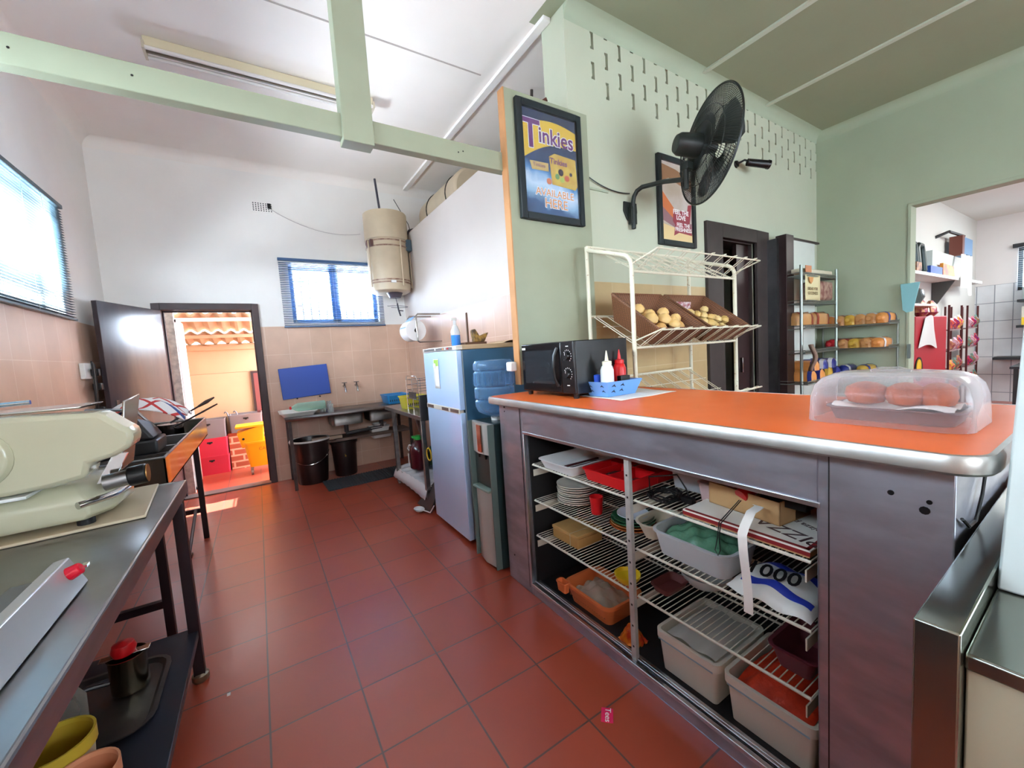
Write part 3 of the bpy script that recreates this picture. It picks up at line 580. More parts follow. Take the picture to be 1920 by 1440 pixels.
# ------------------------------------------------------------- on the counter top
ZTOP = 1.1065
mw = thing('microwave_oven', 'black microwave oven with two round dials on the orange counter', 'microwave', (1.50, 1.73, ZTOP))
part(B().box(1.322, 1.505, ZTOP+.022, 1.69, 1.955, ZTOP+.29), 'casing', mt('black_gloss_casing', (20, 21, 23), .28), mw, bevel=.004)
part(B().box(1.308, 1.60, ZTOP+.026, 1.322, 1.955, ZTOP+.288), 'door', mt('black_door', (14, 15, 17), .2), mw, bevel=.004)
part(B().box(1.3065, 1.655, ZTOP+.07, 1.308, 1.925, ZTOP+.25), 'door_window', mt('dark_glass', (42, 46, 50), .08, coat=.5), mw)
part(B().tube([(1.306, 1.625, ZTOP+.06), (1.288, 1.63, ZTOP+.10), (1.282, 1.632, ZTOP+.16), (1.288, 1.63, ZTOP+.22), (1.306, 1.625, ZTOP+.26)], .008, 8), 'door_handle', BLACKP, mw)
part(B().box(1.309, 1.505, ZTOP+.026, 1.322, 1.598, ZTOP+.288), 'control_panel', mt('black_panel', (16, 16, 18), .3), mw, bevel=.003)
for z in (.215, .125):
    kn = part(B().cyl((1.309, 1.55, ZTOP+z), (1.292, 1.55, ZTOP+z), .022, .019, 24), 'dial', BLACKP, mw)
    b = B()
    for i in range(12):
        a = -.6+i*.42; b.box(1.3072, 1.55+.030*math.cos(a)-.0012, ZTOP+z+.030*math.sin(a)-.0025, 1.309, 1.55+.030*math.cos(a)+.0012, ZTOP+z+.030*math.sin(a)+.0025)
    b.box(1.2912, 1.549, ZTOP+z+.004, 1.292, 1.551, ZTOP+z+.018)
    part(b, 'dial_marks', M_WT, kn)
part(B().box(1.3068, 1.915, ZTOP+.258, 1.308, 1.947, ZTOP+.270), 'maker_label', M_WT, mw)
part(B().box(1.3078, 1.54, ZTOP+.262, 1.309, 1.56, ZTOP+.266).box(1.3078, 1.54, ZTOP+.065, 1.309, 1.56, ZTOP+.069), 'panel_print', M_WT, mw)
for x in (1.34, 1.66):
    for y in (1.53, 1.93): part(B().cyl((x, y, ZTOP), (x, y, ZTOP+.024), .014, .016, 12), 'foot', BLACKP, mw)
single(B().grid(lambda u, v: (1.375+.40*u+.04*v, 1.27+.33*v, ZTOP+.0016+.001*math.sin(9*u+6*v)), 12, 12), 'placemat', mt('white_lace_cloth', (226, 222, 216), .85, bump=.4, bs=60), 'white lace cloth under the blue basket', 'cloth', solid=.001)
bk = thing('condiment_basket', 'pale blue plastic basket with dolphin cut-outs on the lace cloth', 'basket', (1.55, 1.45, ZTOP+.003))
zz = ZTOP+.0035
part(B().loft([[(1.43, 1.40, zz), (1.62, 1.40, zz), (1.62, 1.53, zz), (1.43, 1.53, zz)], [(1.40, 1.375, zz+.075), (1.65, 1.375, zz+.075), (1.65, 1.555, zz+.075), (1.40, 1.555, zz+.075)], [(1.404, 1.379, zz+.075), (1.646, 1.379, zz+.075), (1.646, 1.551, zz+.075), (1.404, 1.551, zz+.075)], [(1.434, 1.404, zz+.004), (1.616, 1.404, zz+.004), (1.616, 1.526, zz+.004), (1.434, 1.526, zz+.004)]]), 'basket_body', BLUEP, bk)
b = B()
def dolph(o, ex, ey, s):
    M = plane_m(o, ex, ey); b.M = M
    b.prism([(-.5*s, -.1*s), (-.25*s, .15*s), (0, .25*s), (.05*s, .42*s), (.15*s, .2*s), (.4*s, 0), (.5*s, -.22*s), (.3*s, -.1*s), (0, 0)], 0, .0006); b.M = None
for dx, dz in ((.06, .05), (.06, .025), (.155, .05), (.155, .025)): pass
for (yy, z) in ((1.42, .052), (1.42, .026), (1.50, .05), (1.50, .026)):
    x = 1.43-.03*z/.075; dolph((x-.0012, yy, zz+z), (0, -1, 0), (-.35, 0, 1), .024)
for (x, z) in ((1.45, .052), (1.455, .024), (1.51, .052), (1.51, .026)):
    y = 1.40-.025*z/.075; dolph((x, y-.0012, zz+z), (1, 0, 0), (0, -.3, 1), .03)
part(b, 'dolphin_cutout', mt('cutout_dark', (40, 56, 84), .7), bk)
def squeeze(x, y, z, m, label):
    t_ = thing('squeeze_bottle', label, 'bottle', (x, y, z), group='squeeze bottles in the blue basket')
    part(B().lathe([(.029, 0), (.033, .004), (.033, .125), (.026, .145), (.021, .15), (.021, .152)], (x, y, z), 24), 'bottle_body', m, t_)
    part(B().lathe([(.024, .151), (.024, .168), (.010, .172), (.006, .20), (.0022, .222)], (x, y, z), 20), 'nozzle_cap', m if m is RED else mt('milky_cap', (226, 222, 196), .4), t_)
squeeze(1.468, 1.44, zz+.0045, mt('milky_bottle_plastic', (214, 218, 214), .35), 'tall milky white squeeze bottle with nozzle in the blue basket')
squeeze(1.60, 1.48, zz+.0045, RED, 'red squeeze bottle with nozzle behind the white one')
single(B().lathe([(.020, 0), (.024, .09), (.0235, .10), (.010, .104)], (1.462, 1.512, zz+.0045), 18), 'shaker', mt('royal_blue_plastic', (38, 84, 196), .35), 'royal blue lidded shaker at the left end of the basket', 'shaker')
single(B().box(1.535, 1.41, zz+.005, 1.60, 1.44, zz+.095), 'napkin_holder', BLACKP, 'small black holder between the bottles and the basket front', 'holder', bevel=.003)
# pastries under a clear dome
M_DOME = glass('cloudy_dome_plastic', (232, 228, 230), .10, .05)
pt = tray('pastry_tray', 'dark metal tray lined with white paper under the clear dome', 'tray', 1.40, .235, 1.56, .50, ZTOP+.001, .038, mt('dark_tray', (120, 104, 108), .4, .4), .012)
single(B().grid(lambda u, v: (1.405+.15*u, .245+.245*v, ZTOP+.034+.012*math.sin(7*v+3*u)+.006*math.sin(11*u)), 10, 14), 'napkin', PAPER, 'white paper lining under the pastries', 'napkin', solid=.001)
M_PAST = mt('fried_pastry', (196, 98, 52), .6, var=.35, vs=22, bump=.4, bs=40)
for i, (x, y, s, l) in enumerate(((1.47, .43, 1.1, 'large fried pastry at the left end of the covered tray'), (1.465, .345, .95, 'middle fried pastry in the covered tray'), (1.475, .285, .85, 'small fried pastry at the right end of the covered tray'))):
    b = B(); b.lathe([(.012*s, 0), (.034*s, .008), (.042*s, .028), (.038*s, .050), (.020*s, .062), (.001, .066)], (x, y, ZTOP+.040), 20, True, False, 1, 1.05)
    single(b, 'fried_pastry', M_PAST, l, 'pastry', 'pastries under the dome')
dm = thing('cake_dome', 'cloudy clear plastic dome covering pastries on the orange counter', 'food cover', (1.46, .37, ZTOP))
def dome(k, top, ins):
    x0, x1, y0, y1 = 1.335, 1.60, .205, .535
    lo = []
    for z, i in ((0, 0), (.07*top/.135, .003), (.10*top/.135, .010), (.12*top/.135, .024), (.131*top/.135, .045), (top, .075)):
        lo.append(rr(x0+i+ins, y0+i+ins, x1-i-ins, y1-i-ins, .05, ZTOP+z+.0005, 6))
    return B().loft(lo, False, True)
part(dome(0, .135, 0), 'dome_shell', M_DOME, dm, solid=.002)
part(B().tube([(1.44, .33, ZTOP+.136), (1.44, .35, ZTOP+.143), (1.44, .39, ZTOP+.143), (1.44, .41, ZTOP+.136)], .006, 8), 'dome_handle', M_DOME, dm)

# foreground stainless unit at the right with its post
M_FS = mt('greenish_reflecting_steel', (146, 150, 140), .16, .95, rvar=.06, vs=4)
fu = thing('steel_worktop_unit', 'low stainless steel worktop unit in the right foreground with raised back ledge', 'counter', (1.3, .1, 0))
R15 = Matrix.Translation((.805, .18, 0)) @ Matrix.Rotation(math.radians(.8), 4, 'Z')
b = B(); b.M = R15; b.box(0, -.052, 0, 1.5, -.002, .92); part(b, 'raised_ledge', M_FS, fu, bevel=.003)
b = B(); b.M = R15; b.box(.018, -.62, .86, 1.5, -.053, .885); part(b, 'worktop', M_FS, fu, bevel=.004)
b = B(); b.M = R15; b.box(.03, -.6, 0, 1.48, -.053, .859); part(b, 'cabinet_body', mt('cream_unit_panel', (186, 184, 160), .4), fu, bevel=.003)
b = B(); b.M = R15; b.hexa([(.265, -.16, .886), (.34, -.16, .886), (.34, -.054, .886), (.265, -.054, .886), (.59, -.16, 1.60), (.67, -.16, 1.60), (.67, -.054, 1.60), (.59, -.054, 1.60)]); part(b, 'upright_post', mt('pale_grey_post', (186, 198, 196), .4), fu, bevel=.004)
b = B(); b.tube([(1.19, .192, .96), (1.24, .19, .93), (1.30, .19, .925), (1.36, .19, .97), (1.42, .192, 1.04)], .0035, 6)
single(b, 'hanging_wire', BLACKP, 'thin dark cable against the end face of the orange counter', 'cable')
# pink label on the floor
pl_ = thing('floor_label', 'small hot pink printed label lying on the terracotta floor', 'label', (.965, 1.024, 0))
b = B(); Mf = Matrix.Translation((.965, 1.024, .0005)) @ Matrix.Rotation(math.radians(-136), 4, 'Z'); b.M = Mf
b.box(-.030, -.0215, 0, .030, .0215, .0012); part(b, 'label_paper', mt('hot_pink_paper', (232, 40, 100), .6), pl_)
text('Tees', 'lettering', .030, M_WT, pl_, Mf @ Matrix.Translation((0, .002, .0018)))
# ================================================================= behind the counter: rack, fan, posters, bread shelves, shop
rk = thing('display_rack', 'rusty cream wire display rack with tilted shelves against the sand tiles', 'rack', (2.46, 1.84, 0))
M_RK = mt('rusty_cream_paint', (214, 210, 188), .5, var=.0, vs=40, col2=(170, 140, 105))
M_RK.node_tree.nodes['Map Range'].inputs[1].default_value = .62; M_RK.node_tree.nodes['Map Range'].inputs[2].default_value = .72
RX0, RX1, RY0, RY1 = 1.92, 3.03, 1.65, 2.02
for x in (RX0, RX1):
    part(B().tube([(x, RY0, 0), (x, RY0, 1.80)]+arc((x, RY0+.08, 1.82), .08, 180, 100, 6, (0, 1, 0), (0, 0, 1))+[(x, RY1, 2.0)], .0135, 10), 'side_hoop', M_RK, rk)
    part(B().tube([(x, RY1, 0), (x, RY1, 2.02)], .0135, 10), 'rear_post', M_RK, rk)
def rshelf(zf, zb, top=False):
    b = B(); yf, yb, yl = RY0, RY1, RY0-.17
    b.tube([(RX0, yf, zf), (RX1, yf, zf)], .008, 8); b.tube([(RX0, yb, zb), (RX1, yb, zb)], .009, 8)
    zl = zf+.095
    b.tube([(RX0, yf, zf+.04), (RX0+.02, yl, zl), (RX1+.02, yl, zl), (RX1, yf, zf+.04)], .005, 6)
    n = 9
    for i in range(n):
        x = RX0+.05+(RX1-RX0-.1)*i/(n-1)
        for dx in (-.014, .014):
            b.tube([(x+dx, yb, zb), (x+dx, yf, zf+.004), (x+dx, yl+.01, zl+.004)], .0028, 5)
        b.tube([(x-.014, yl+.01, zl+.004)]+[(x+.014*math.cos(a), yl+.01-.025*math.sin(a), zl+.008) for a in (PI, 2.4, 1.57, .7, 0)][1:], .0028, 5)
    for t in (.33, .66): b.tube([(RX0, yf+(yb-yf)*t, zf+(zb-zf)*t), (RX1, yf+(yb-yf)*t, zf+(zb-zf)*t)], .003, 5)
    return part(b, 'wire_shelf', M_RK, rk)
rshelf(1.79, 2.02); rshelf(1.335, 1.56); rshelf(.90, 1.13)
def wicker(x0, x1, label, g):
    """sloping rectangular basket resting on the tilted middle shelf"""
    t_ = thing('wicker_basket', label, 'basket', ((x0+x1)/2, 1.78, 1.36), group=g)
    sl = math.atan2(.225, .37); M = Matrix.Translation((0, RY0-.005, 1.350)) @ Matrix.Rotation(sl, 4, 'X')
    b = B(); b.M = M; wx = x1-x0
    b.loft([[(x0+.05, .0, 0), (x1-.05, .0, 0), (x1-.05, .33, 0), (x0+.05, .33, 0)], [(x0, -.05, .125), (x1, -.05, .125), (x1, .39, .165), (x0, .39, .165)], [(x0+.014, -.036, .125), (x1-.014, -.036, .125), (x1-.014, .376, .165), (x0+.014, .376, .165)], [(x0+.06, .012, .012), (x1-.06, .012, .012), (x1-.06, .318, .012), (x0+.06, .318, .012)]])
    part(b, 'basket_body', M_WICK, t_, smooth=False)
    b = B(); b.M = M; b.tube([(x0+.006, -.044, .127), (x1-.006, -.044, .127), (x1-.006, .384, .167), (x0+.006, .384, .167)], .011, 8, closed=True)
    part(b, 'rim', M_WICK, t_)
    return M
M_WICK = bpy.data.materials.new('woven_brown_wicker'); M_WICK.use_nodes = True
t = M_WICK.node_tree; L_ = t.links; bs_ = t.nodes['Principled BSDF']; bs_.inputs['Roughness'].default_value = .6
tc = N(t, 'ShaderNodeTexCoord'); wv = N(t, 'ShaderNodeTexWave'); wv.inputs['Scale'].default_value = 34; wv.inputs['Distortion'].default_value = 3.5; wv.bands_direction = 'Z'
wv2 = N(t, 'ShaderNodeTexWave'); wv2.inputs['Scale'].default_value = 30; wv2.bands_direction = 'DIAGONAL'; wv2.inputs['Distortion'].default_value = 2
for q in (wv, wv2): L_.new(tc.outputs['Object'], q.inputs['Vector'])
mu = N(t, 'ShaderNodeMath', operation='MULTIPLY'); L_.new(wv.outputs[1], mu.inputs[0]); L_.new(wv2.outputs[1], mu.inputs[1])
mx = N(t, 'ShaderNodeMix', data_type='RGBA'); mx.inputs['A'].default_value = rgb(92, 56, 34); mx.inputs['B'].default_value = rgb(150, 96, 58); L_.new(mu.outputs[0], mx.inputs['Factor']); L_.new(mx.outputs['Result'], bs_.inputs['Base Color'])
bp = N(t, 'ShaderNodeBump'); bp.inputs['Strength'].default_value = .8; L_.new(mu.outputs[0], bp.inputs['Height']); L_.new(bp.outputs[0], bs_.inputs['Normal'])
MA = wicker(2.0, 2.49, 'dark wicker basket with large onions, nearer the left rack post', 'wicker baskets on the rack')
MB_ = wicker(2.53, 3.02, 'dark wicker basket with small potatoes and a printed card', 'wicker baskets on the rack')
def veg(n, x0, x1, y0, y1, r, name, cols, M, lab, grp, cat):
    protos = []; k = 0
    for i in range(n):
        x = x0+(x1-x0)*((i*.618) % 1); y = y0+(y1-y0)*(i/n); s = r*(.85+.3*((i*.37) % 1)); zc = .02+s*.85+.02*math.sin(i*1.7)**2
        b = B(); b.M = M @ Matrix.Translation((x, y, zc)) @ Matrix.Rotation(i*1.3, 4, 'Z')
        b.lathe([(.001, -s*.9), (s*.5, -s*.75), (s*.9, -s*.3), (s, .1*s), (s*.8, s*.55), (s*.35, s*.85), (.001, s*1.0)], (0, 0, 0), 14, False, False, 1.18, .95)
        single(b, name, cols[i % len(cols)], lab, cat, grp)
MO = [mt('onion_skin', (206, 160, 96), .45, var=.2, vs=20), mt('golden_onion_skin', (222, 184, 118), .45, var=.15, vs=18)]
MPo = [mt('potato_skin', (206, 172, 104), .6, var=.15, vs=25), mt('pale_potato_skin', (218, 190, 128), .6, var=.15, vs=25)]
for i, (x, y, s) in enumerate(((2.07, .20, .038), (2.14, .13, .046), (2.19, .07, .038), (2.26, .12, .045), (2.33, .18, .040), (2.30, .06, .036), (2.38, .08, .040), (2.42, .15, .036), (2.12, .05, .036), (2.22, .21, .038), (2.10, .27, .040), (2.18, .28, .042), (2.28, .27, .038), (2.38, .23, .040), (2.16, .19, .044), (2.34, .11, .038))):
    b = B(); b.M = MA @ Matrix.Translation((x, y, .040+s*.9+.028*(i % 2))); b.lathe([(.001, -s*.9), (s*.6, -s*.7), (s, -.1*s), (s*.88, s*.45), (s*.5, s*.78), (s*.14, s*.92), (.002, s*.98)], (0, 0, 0), 16, False, False, 1.1, 1)
    single(b, 'onion', MO[i % 2], ('onion near the front of the left wicker basket' if y < .1 else 'onion in the middle rows of the left wicker basket' if y < .17 else 'onion toward the back of the left wicker basket'), 'onion', 'onions in the left basket')
for i in range(30):
    x = 2.60+.34*((i*.618) % 1); y = .03+.25*(i/30); s = .026+.006*((i*.37) % 1)
    b = B(); b.M = MB_ @ Matrix.Translation((x, y, .045+s*.8+.020*(i % 3))) @ Matrix.Rotation(i*1.3, 4, 'Z')
    b.lathe([(.001, -s*.95), (s*.6, -s*.75), (s, 0), (s*.7, s*.65), (.001, s*.95)], (0, 0, 0), 12, False, False, 1.3, .95)
    single(b, 'potato', MPo[i % 2], ('small potato near the front of the right wicker basket' if y < .09 else 'small potato in the middle of the right wicker basket' if y < .16 else 'small potato at the back of the right wicker basket'), 'potato', 'potatoes in the right basket')
b = B(); b.M = MB_ @ Matrix.Translation((2.72, .31, .045)) @ Matrix.Rotation(1.2, 4, 'X'); b.box(-.10, 0, 0, .10, .10, .003)
single(b, 'printed_card', mt('printed_card_white', (224, 222, 226), .6, col2=(150, 60, 70), vs=35), 'white printed card standing in the potato basket', 'card')
# wall fan
fn = thing('wall_fan', 'large black caged wall fan on a bent pipe bracket', 'fan', (2.53, 2.16, 2.25))
M_FAN = mt('dusty_black_enamel', (38, 44, 42), .38, var=.3, vs=14)
b = B().prism([(2.46, 2.44), (2.60, 2.44), (2.605, 2.37), (2.57, 2.31), (2.53, 2.285), (2.49, 2.31), (2.455, 2.37)], YV-.012, YV, 'xz').box(2.50, YV-.045, 2.27, 2.56, YV-.010, 2.40)
part(b, 'wall_bracket', M_FAN, fn, bevel=.003)
Cn = Vector((2.74, 1.65, 2.663)); az, el = math.radians(-27.4), math.radians(-6.5); nn = Vector((math.cos(az)*math.cos(el), math.sin(az)*math.cos(el), math.sin(el)))
J = Vector((2.60, 1.735, 2.46))
pipe = [(2.53, 2.135, 2.235), (2.53, 2.135, 2.42), (2.533, 2.125, 2.47), (2.54, 2.10, 2.505), (2.55, 2.06, 2.52), (2.59, 1.9, 2.505), tuple(J)]
part(B().tube(pipe, .0165, 12), 'bent_pipe', M_FAN, fn)
part(B().cyl(J-Vector((0, 0, .07)), J+Vector((0, 0, .085)), .02, .02, 14).box(J.x-.02, J.y-.03, J.z+.06, J.x+.045, J.y+.03, J.z+.11), 'pivot', M_FAN, fn, bevel=.004)
ax_u = nn.cross(Vector((0, 0, 1))).normalized(); ax_v = ax_u.cross(nn)
mc = Cn-nn*.11
part(B().loft([[mc+nn*d+r*(math.cos(a)*ax_u+math.sin(a)*ax_v) for a in [2*PI*k/24 for k in range(24)]] for d, r in ((-.13, .035), (-.125, .055), (-.10, .07), (.02, .078), (.07, .07), (.09, .04))]), 'motor_housing', M_FAN, fn)
def cage(side):
    b = B(); R_ = .358
    def P(r, a):
        q = max(0, 1-(r/R_)**2.2); d = (.085 if side > 0 else -.075)*q; return Cn+nn*d+r*(math.cos(a)*ax_u+math.sin(a)*ax_v)
    for k in range(120):
        a = 2*PI*k/120; b.tube([P(r, a+.35*(1-r/R_)) for r in (.06, .13, .20, .26, .31, .345, .358)], .0018, 4)
    for r in (.06, .15, .245): b.tube([P(r, 2*PI*k/48) for k in range(48)], .0028, 5, closed=True)
    return b
part(cage(1), 'front_cage', M_FAN, fn); part(cage(-1), 'rear_cage', M_FAN, fn)
part(B().tube([Cn+.360*(math.cos(2*PI*k/64)*ax_u+math.sin(2*PI*k/64)*ax_v) for k in range(64)], .007, 8, closed=True), 'cage_rim', M_FAN, fn)
for j in range(3):
    a0 = 2*PI*j/3+.4
    def bl(u, v):
        r = .045+.265*u; wa = (.55+.35*math.sin(PI*u))*(v-.5)*1.4; a = a0+wa-.2*u
        return Cn+nn*(.03-.05*(v-.5))+r*(math.cos(a)*ax_u+math.sin(a)*ax_v)
    part(B().grid(bl, 10, 8), 'blade', mt('grey_fan_blade', (74, 80, 76), .35, .4), fn, solid=.002)
part(B().cyl(Cn-nn*.02, Cn+nn*.05, .045, .035, 20), 'hub', M_FAN, fn)
part(B().tube([mc-nn*.09-Vector((0, 0, .06)), mc-nn*.09-Vector((0, 0, .16)), J+Vector((-.06, .0, .03)), J+Vector((-.03, 0, -.05)), J+Vector((.0, 0.01, .02))], .004, 6), 'flex', BLACKP, fn)
b = B(); b.tube(sag((2.06, 2.155, 2.572), (2.515, 2.15, 2.50), .035), .004, 6)
single(b, 'fan_cable', BLACKP, 'dark cable sagging from the first poster to the fan bracket', 'cable')
single(B().box(2.06, 2.158, 2.475, 2.30, 2.17, 2.49), 'cable_duct', M_GW, 'short painted cable duct on the wall right of the first poster', 'cable duct')
cc = thing('security_camera', 'small black bullet security camera mounted below the vent slots', 'security camera', (4.05, 2.17, 3.0))
part(B().cyl((4.05, 2.17, 3.005), (4.05, 2.155, 3.005), .035, .03, 16).tube([(4.05, 2.155, 3.005), (4.07, 2.10, 3.02), (4.09, 2.05, 2.99)], .01, 8), 'mount', BLACKP, cc)
part(B().cyl((4.06, 2.07, 2.985), (4.21, 1.965, 2.95), .032, .036, 18).cyl((4.21, 1.965, 2.95), (4.225, 1.955, 2.946), .040, .040, 18), 'camera_body', BLACKP, cc)

# posters
def framed(name, label, x0, x1, z0, z1, y, fw):
    t_ = thing(name, label, 'poster', ((x0+x1)/2, y, z0))
    b = B().box(x0, y-.03, z0, x0+fw, y, z1).box(x1-fw, y-.03, z0, x1, y, z1).box(x0+fw, y-.03, z0, x1-fw, y, z0+fw).box(x0+fw, y-.03, z1-fw, x1-fw, y, z1)
    part(b, 'frame', mt('black_poster_frame', (30, 38, 42), .4), t_, bevel=.003)
    return t_
p1 = framed('framed_poster', 'black framed sweets poster with purple writing on a yellow band', 1.456, 1.972, 2.175, 2.885, 2.10, .042)
def pm(name, x0, x1, z0, z1, yy):
    """procedural blue sky print, dark at the top, pale glow in the middle"""
    m = bpy.data.materials.new(name); m.use_nodes = True; t = m.node_tree; L = t.links; b = t.nodes['Principled BSDF']; b.inputs['Roughness'].default_value = .25
    tc = N(t, 'ShaderNodeTexCoord'); sp = N(t, 'ShaderNodeSeparateXYZ'); L.new(tc.outputs['Generated'], sp.inputs[0])
    nz = N(t, 'ShaderNodeTexNoise'); nz.inputs['Scale'].default_value = 4; L.new(tc.outputs['Generated'], nz.inputs['Vector'])
    ma = N(t, 'ShaderNodeMath', operation='MULTIPLY_ADD'); ma.inputs[1].default_value = .22; L.new(nz.outputs[0], ma.inputs[0]); L.new(sp.outputs[2], ma.inputs[2])
    mb = N(t, 'ShaderNodeMath', operation='MULTIPLY_ADD'); mb.inputs[1].default_value = .16; L.new(sp.outputs[0], mb.inputs[0]); L.new(ma.outputs[0], mb.inputs[2])
    cr = N(t, 'ShaderNodeValToRGB'); L.new(mb.outputs[0], cr.inputs[0]); e = cr.color_ramp.elements
    e[0].position = 0; e[0].color = rgb(40, 60, 92); e[1].position = 1; e[1].color = rgb(34, 50, 78)
    for p, c in ((.28, (60, 92, 130)), (.36, (150, 186, 214)), (.46, (208, 226, 238)), (.56, (96, 150, 200)), (.66, (48, 72, 108))):
        q = e.new(p); q.color = rgb(c)
    L.new(cr.outputs[0], b.inputs['Base Color']); return m
pr = part(B().box(1.49, 2.088, 2.21, 1.94, 2.092, 2.85), 'print', pm('blue_sky_print', 0, 0, 0, 0, 0), p1)
def pmx(o): return plane_m(o, (1, 0, 0), (0, 0, 1))
def flat(name, pts, y, mat, par): return part(B().prism(pts, y-.0008, y, 'xz'), name, mat, par, smooth=False)
YEL = mt('poster_yellow', (232, 190, 52), .35); PUR = mt('poster_purple', (110, 44, 110), .35); ORG = mt('poster_orange', (232, 148, 70), .35)
n_ = 14
up = [(1.498+.434*i/n_, 2.755+.045*math.sin(PI*i/n_*.9)) for i in range(n_+1)]
lo = [(1.498+.434*i/n_, 2.545+.115*math.sin(PI*.5*min(1, i/n_*1.5))) for i in range(n_+1)]
flat('yellow_band', up+lo[::-1], 2.0875, YEL, p1)
for s, sz, dy, m_, bo in (('inkies', .135, 2.0862, M_WT, .007), ('inkies', .135, 2.0850, PUR, .002)):
    text(s, 'lettering', sz, m_, p1, pmx((1.765, dy, 2.70)), bold=bo, ext=.0003, sx=.93)
text('T', 'lettering', .24, M_WT, p1, pmx((1.563, 2.0861, 2.69)), bold=.008, ext=.0003); text('T', 'lettering', .24, PUR, p1, pmx((1.563, 2.0849, 2.69)), bold=.004, ext=.0003)
flat('pictured_packet', [(1.70, 2.585), (1.745, 2.61), (1.92, 2.60), (1.93, 2.43), (1.91, 2.405), (1.715, 2.415)], 2.0872, mt('packet_yellow', (226, 196, 84), .35, col2=(206, 160, 60), vs=14), p1)
flat('pictured_packet', [(1.545, 2.535), (1.69, 2.54), (1.69, 2.49), (1.56, 2.485)], 2.0872, mt('packet_sand', (214, 180, 110), .35), p1)
text('Tinkies', 'lettering', .050, PUR, p1, pmx((1.775, 2.086, 2.56)), ext=.0003, bold=.001); text('Tinkies', 'lettering', .034, PUR, p1, pmx((1.617, 2.086, 2.517)), ext=.0003)
for (x, z, r, c) in ((1.79, 2.50, .022, (60, 50, 60)), (1.84, 2.47, .020, (214, 96, 60)), (1.76, 2.47, .018, (110, 150, 90)), (1.69, 2.43, .02, (220, 130, 90)), (1.875, 2.50, .012, (60, 50, 40)), (1.80, 2.455, .018, (180, 200, 90))):
    part(B().cyl((x, 2.0864, z), (x, 2.0856, z), r, seg=14), 'picture_blob', mt('blob_%d_%d' % (c[0], c[1]), c, .4), p1)
text('AVAILABLE', 'lettering', .064, M_WT, p1, pmx((1.735, 2.0862, 2.355)), ext=.0003, bold=.004); text('AVAILABLE', 'lettering', .064, ORG, p1, pmx((1.735, 2.085, 2.355)), ext=.0003)
text('HERE', 'lettering', .082, M_WT, p1, pmx((1.74, 2.0862, 2.29)), ext=.0003, bold=.004); text('HERE', 'lettering', .082, ORG, p1, pmx((1.74, 2.085, 2.29)), ext=.0003)
part(B().box(1.488, 2.0795, 2.205, 1.942, 2.0805, 2.855), 'cover_pane', glass('poster_pane', (235, 240, 245), .05, .01, .12), p1)
p2 = framed('framed_poster', 'narrow black framed food poster partly hidden by the fan', 2.853, 3.345, 2.155, 2.868, YV, .042)
part(B().box(2.89, 2.158, 2.19, 3.31, 2.162, 2.835), 'print', mt('food_print', (176, 160, 140), .3, col2=(206, 196, 190), vs=3), p2)
flat('picture_shape', [(2.897, 2.60), (2.897, 2.46), (3.10, 2.34), (3.16, 2.38)], 2.1575, mt('roll_orange', (206, 118, 72), .4), p2)
flat('picture_shape', [(2.897, 2.47), (2.897, 2.36), (3.2, 2.27), (3.303, 2.30), (3.303, 2.36), (3.1, 2.35)], 2.157, mt('roll_mauve', (150, 112, 118), .4), p2)
flat('picture_shape', [(2.897, 2.80), (2.93, 2.80), (3.1, 2.78), (3.303, 2.72), (3.303, 2.62), (3.0, 2.70), (2.897, 2.66)], 2.1573, mt('bread_brown', (150, 110, 80), .4), p2)
flat('picture_shape', [(2.897, 2.33), (3.303, 2.27), (3.303, 2.195), (2.897, 2.195)], 2.1568, mt('sand_print', (222, 196, 144), .4), p2)
flat('red_banner', [(3.05, 2.44), (3.24, 2.46), (3.25, 2.51), (3.30, 2.52), (3.27, 2.36), (3.30, 2.26), (3.12, 2.27), (3.05, 2.24), (3.07, 2.33), (3.04, 2.36)], 2.1562, mt('banner_red', (150, 60, 70), .4), p2)
text('FEEL THE\nLOVE', 'lettering', .052, M_WT, p2, pmx((3.15, 2.1552, 2.415)), ext=.0003, bold=.0015)
text('FEEL THE\nFRESHNESS', 'lettering', .045, M_WT, p2, pmx((3.18, 2.1552, 2.315)), ext=.0003, bold=.001)

# bread shelves in the corner
M_ZW = mt('zinc_wire', (150, 160, 154), .35, .8)
br_ = thing('bread_rack', 'galvanised wire bread rack standing in the wall corner', 'rack', (5.1, 1.95, 0))
for x, y in ((4.62, 1.86), (5.46, 1.86), (4.62, 2.12), (5.46, 2.12)): part(B().cyl((x, y, 0), (x, y, 2.03), .014, seg=10), 'rack_post', M_ZW, br_)
def wshelf(x0, y0, x1, y1, z):
    b = B().tube([(x0, y0, z), (x1, y0, z), (x1, y1, z), (x0, y1, z)], .006, 6, closed=True).tube([(x0, y0, z+.03), (x1, y0, z+.03), (x1, y1, z+.03), (x0, y1, z+.03)], .004, 6, closed=True)
    n = int((x1-x0)/.03)
    for i in range(n+1): b.tube([(x0+(x1-x0)*i/n, y0, z), (x0+(x1-x0)*i/n, y1, z)], .0022, 4)
    for i in range(n*2): b.tube([(x0+(x1-x0)*i/(n*2), y0, z+.03*(i % 2)), (x0+(x1-x0)*(i+1)/(n*2), y0, z+.03*((i+1) % 2))], .0022, 4)
    return part(b, 'wire_shelf', M_ZW, br_)
wshelf(4.62, 1.86, 5.46, 2.12, 1.93); wshelf(4.62, 1.86, 5.46, 2.12, 1.655); wshelf(4.62, 1.83, 5.46, 2.12, 1.40); wshelf(4.62, 1.83, 5.46, 2.12, 1.15); wshelf(4.60, 1.80, 5.46, 2.12, .84); wshelf(4.60, 1.80, 5.46, 2.12, .4)
b2 = thing('side_shelves', 'galvanised wire shelves running along the right wall to the hatch', 'rack', (5.6, 1.6, 0))
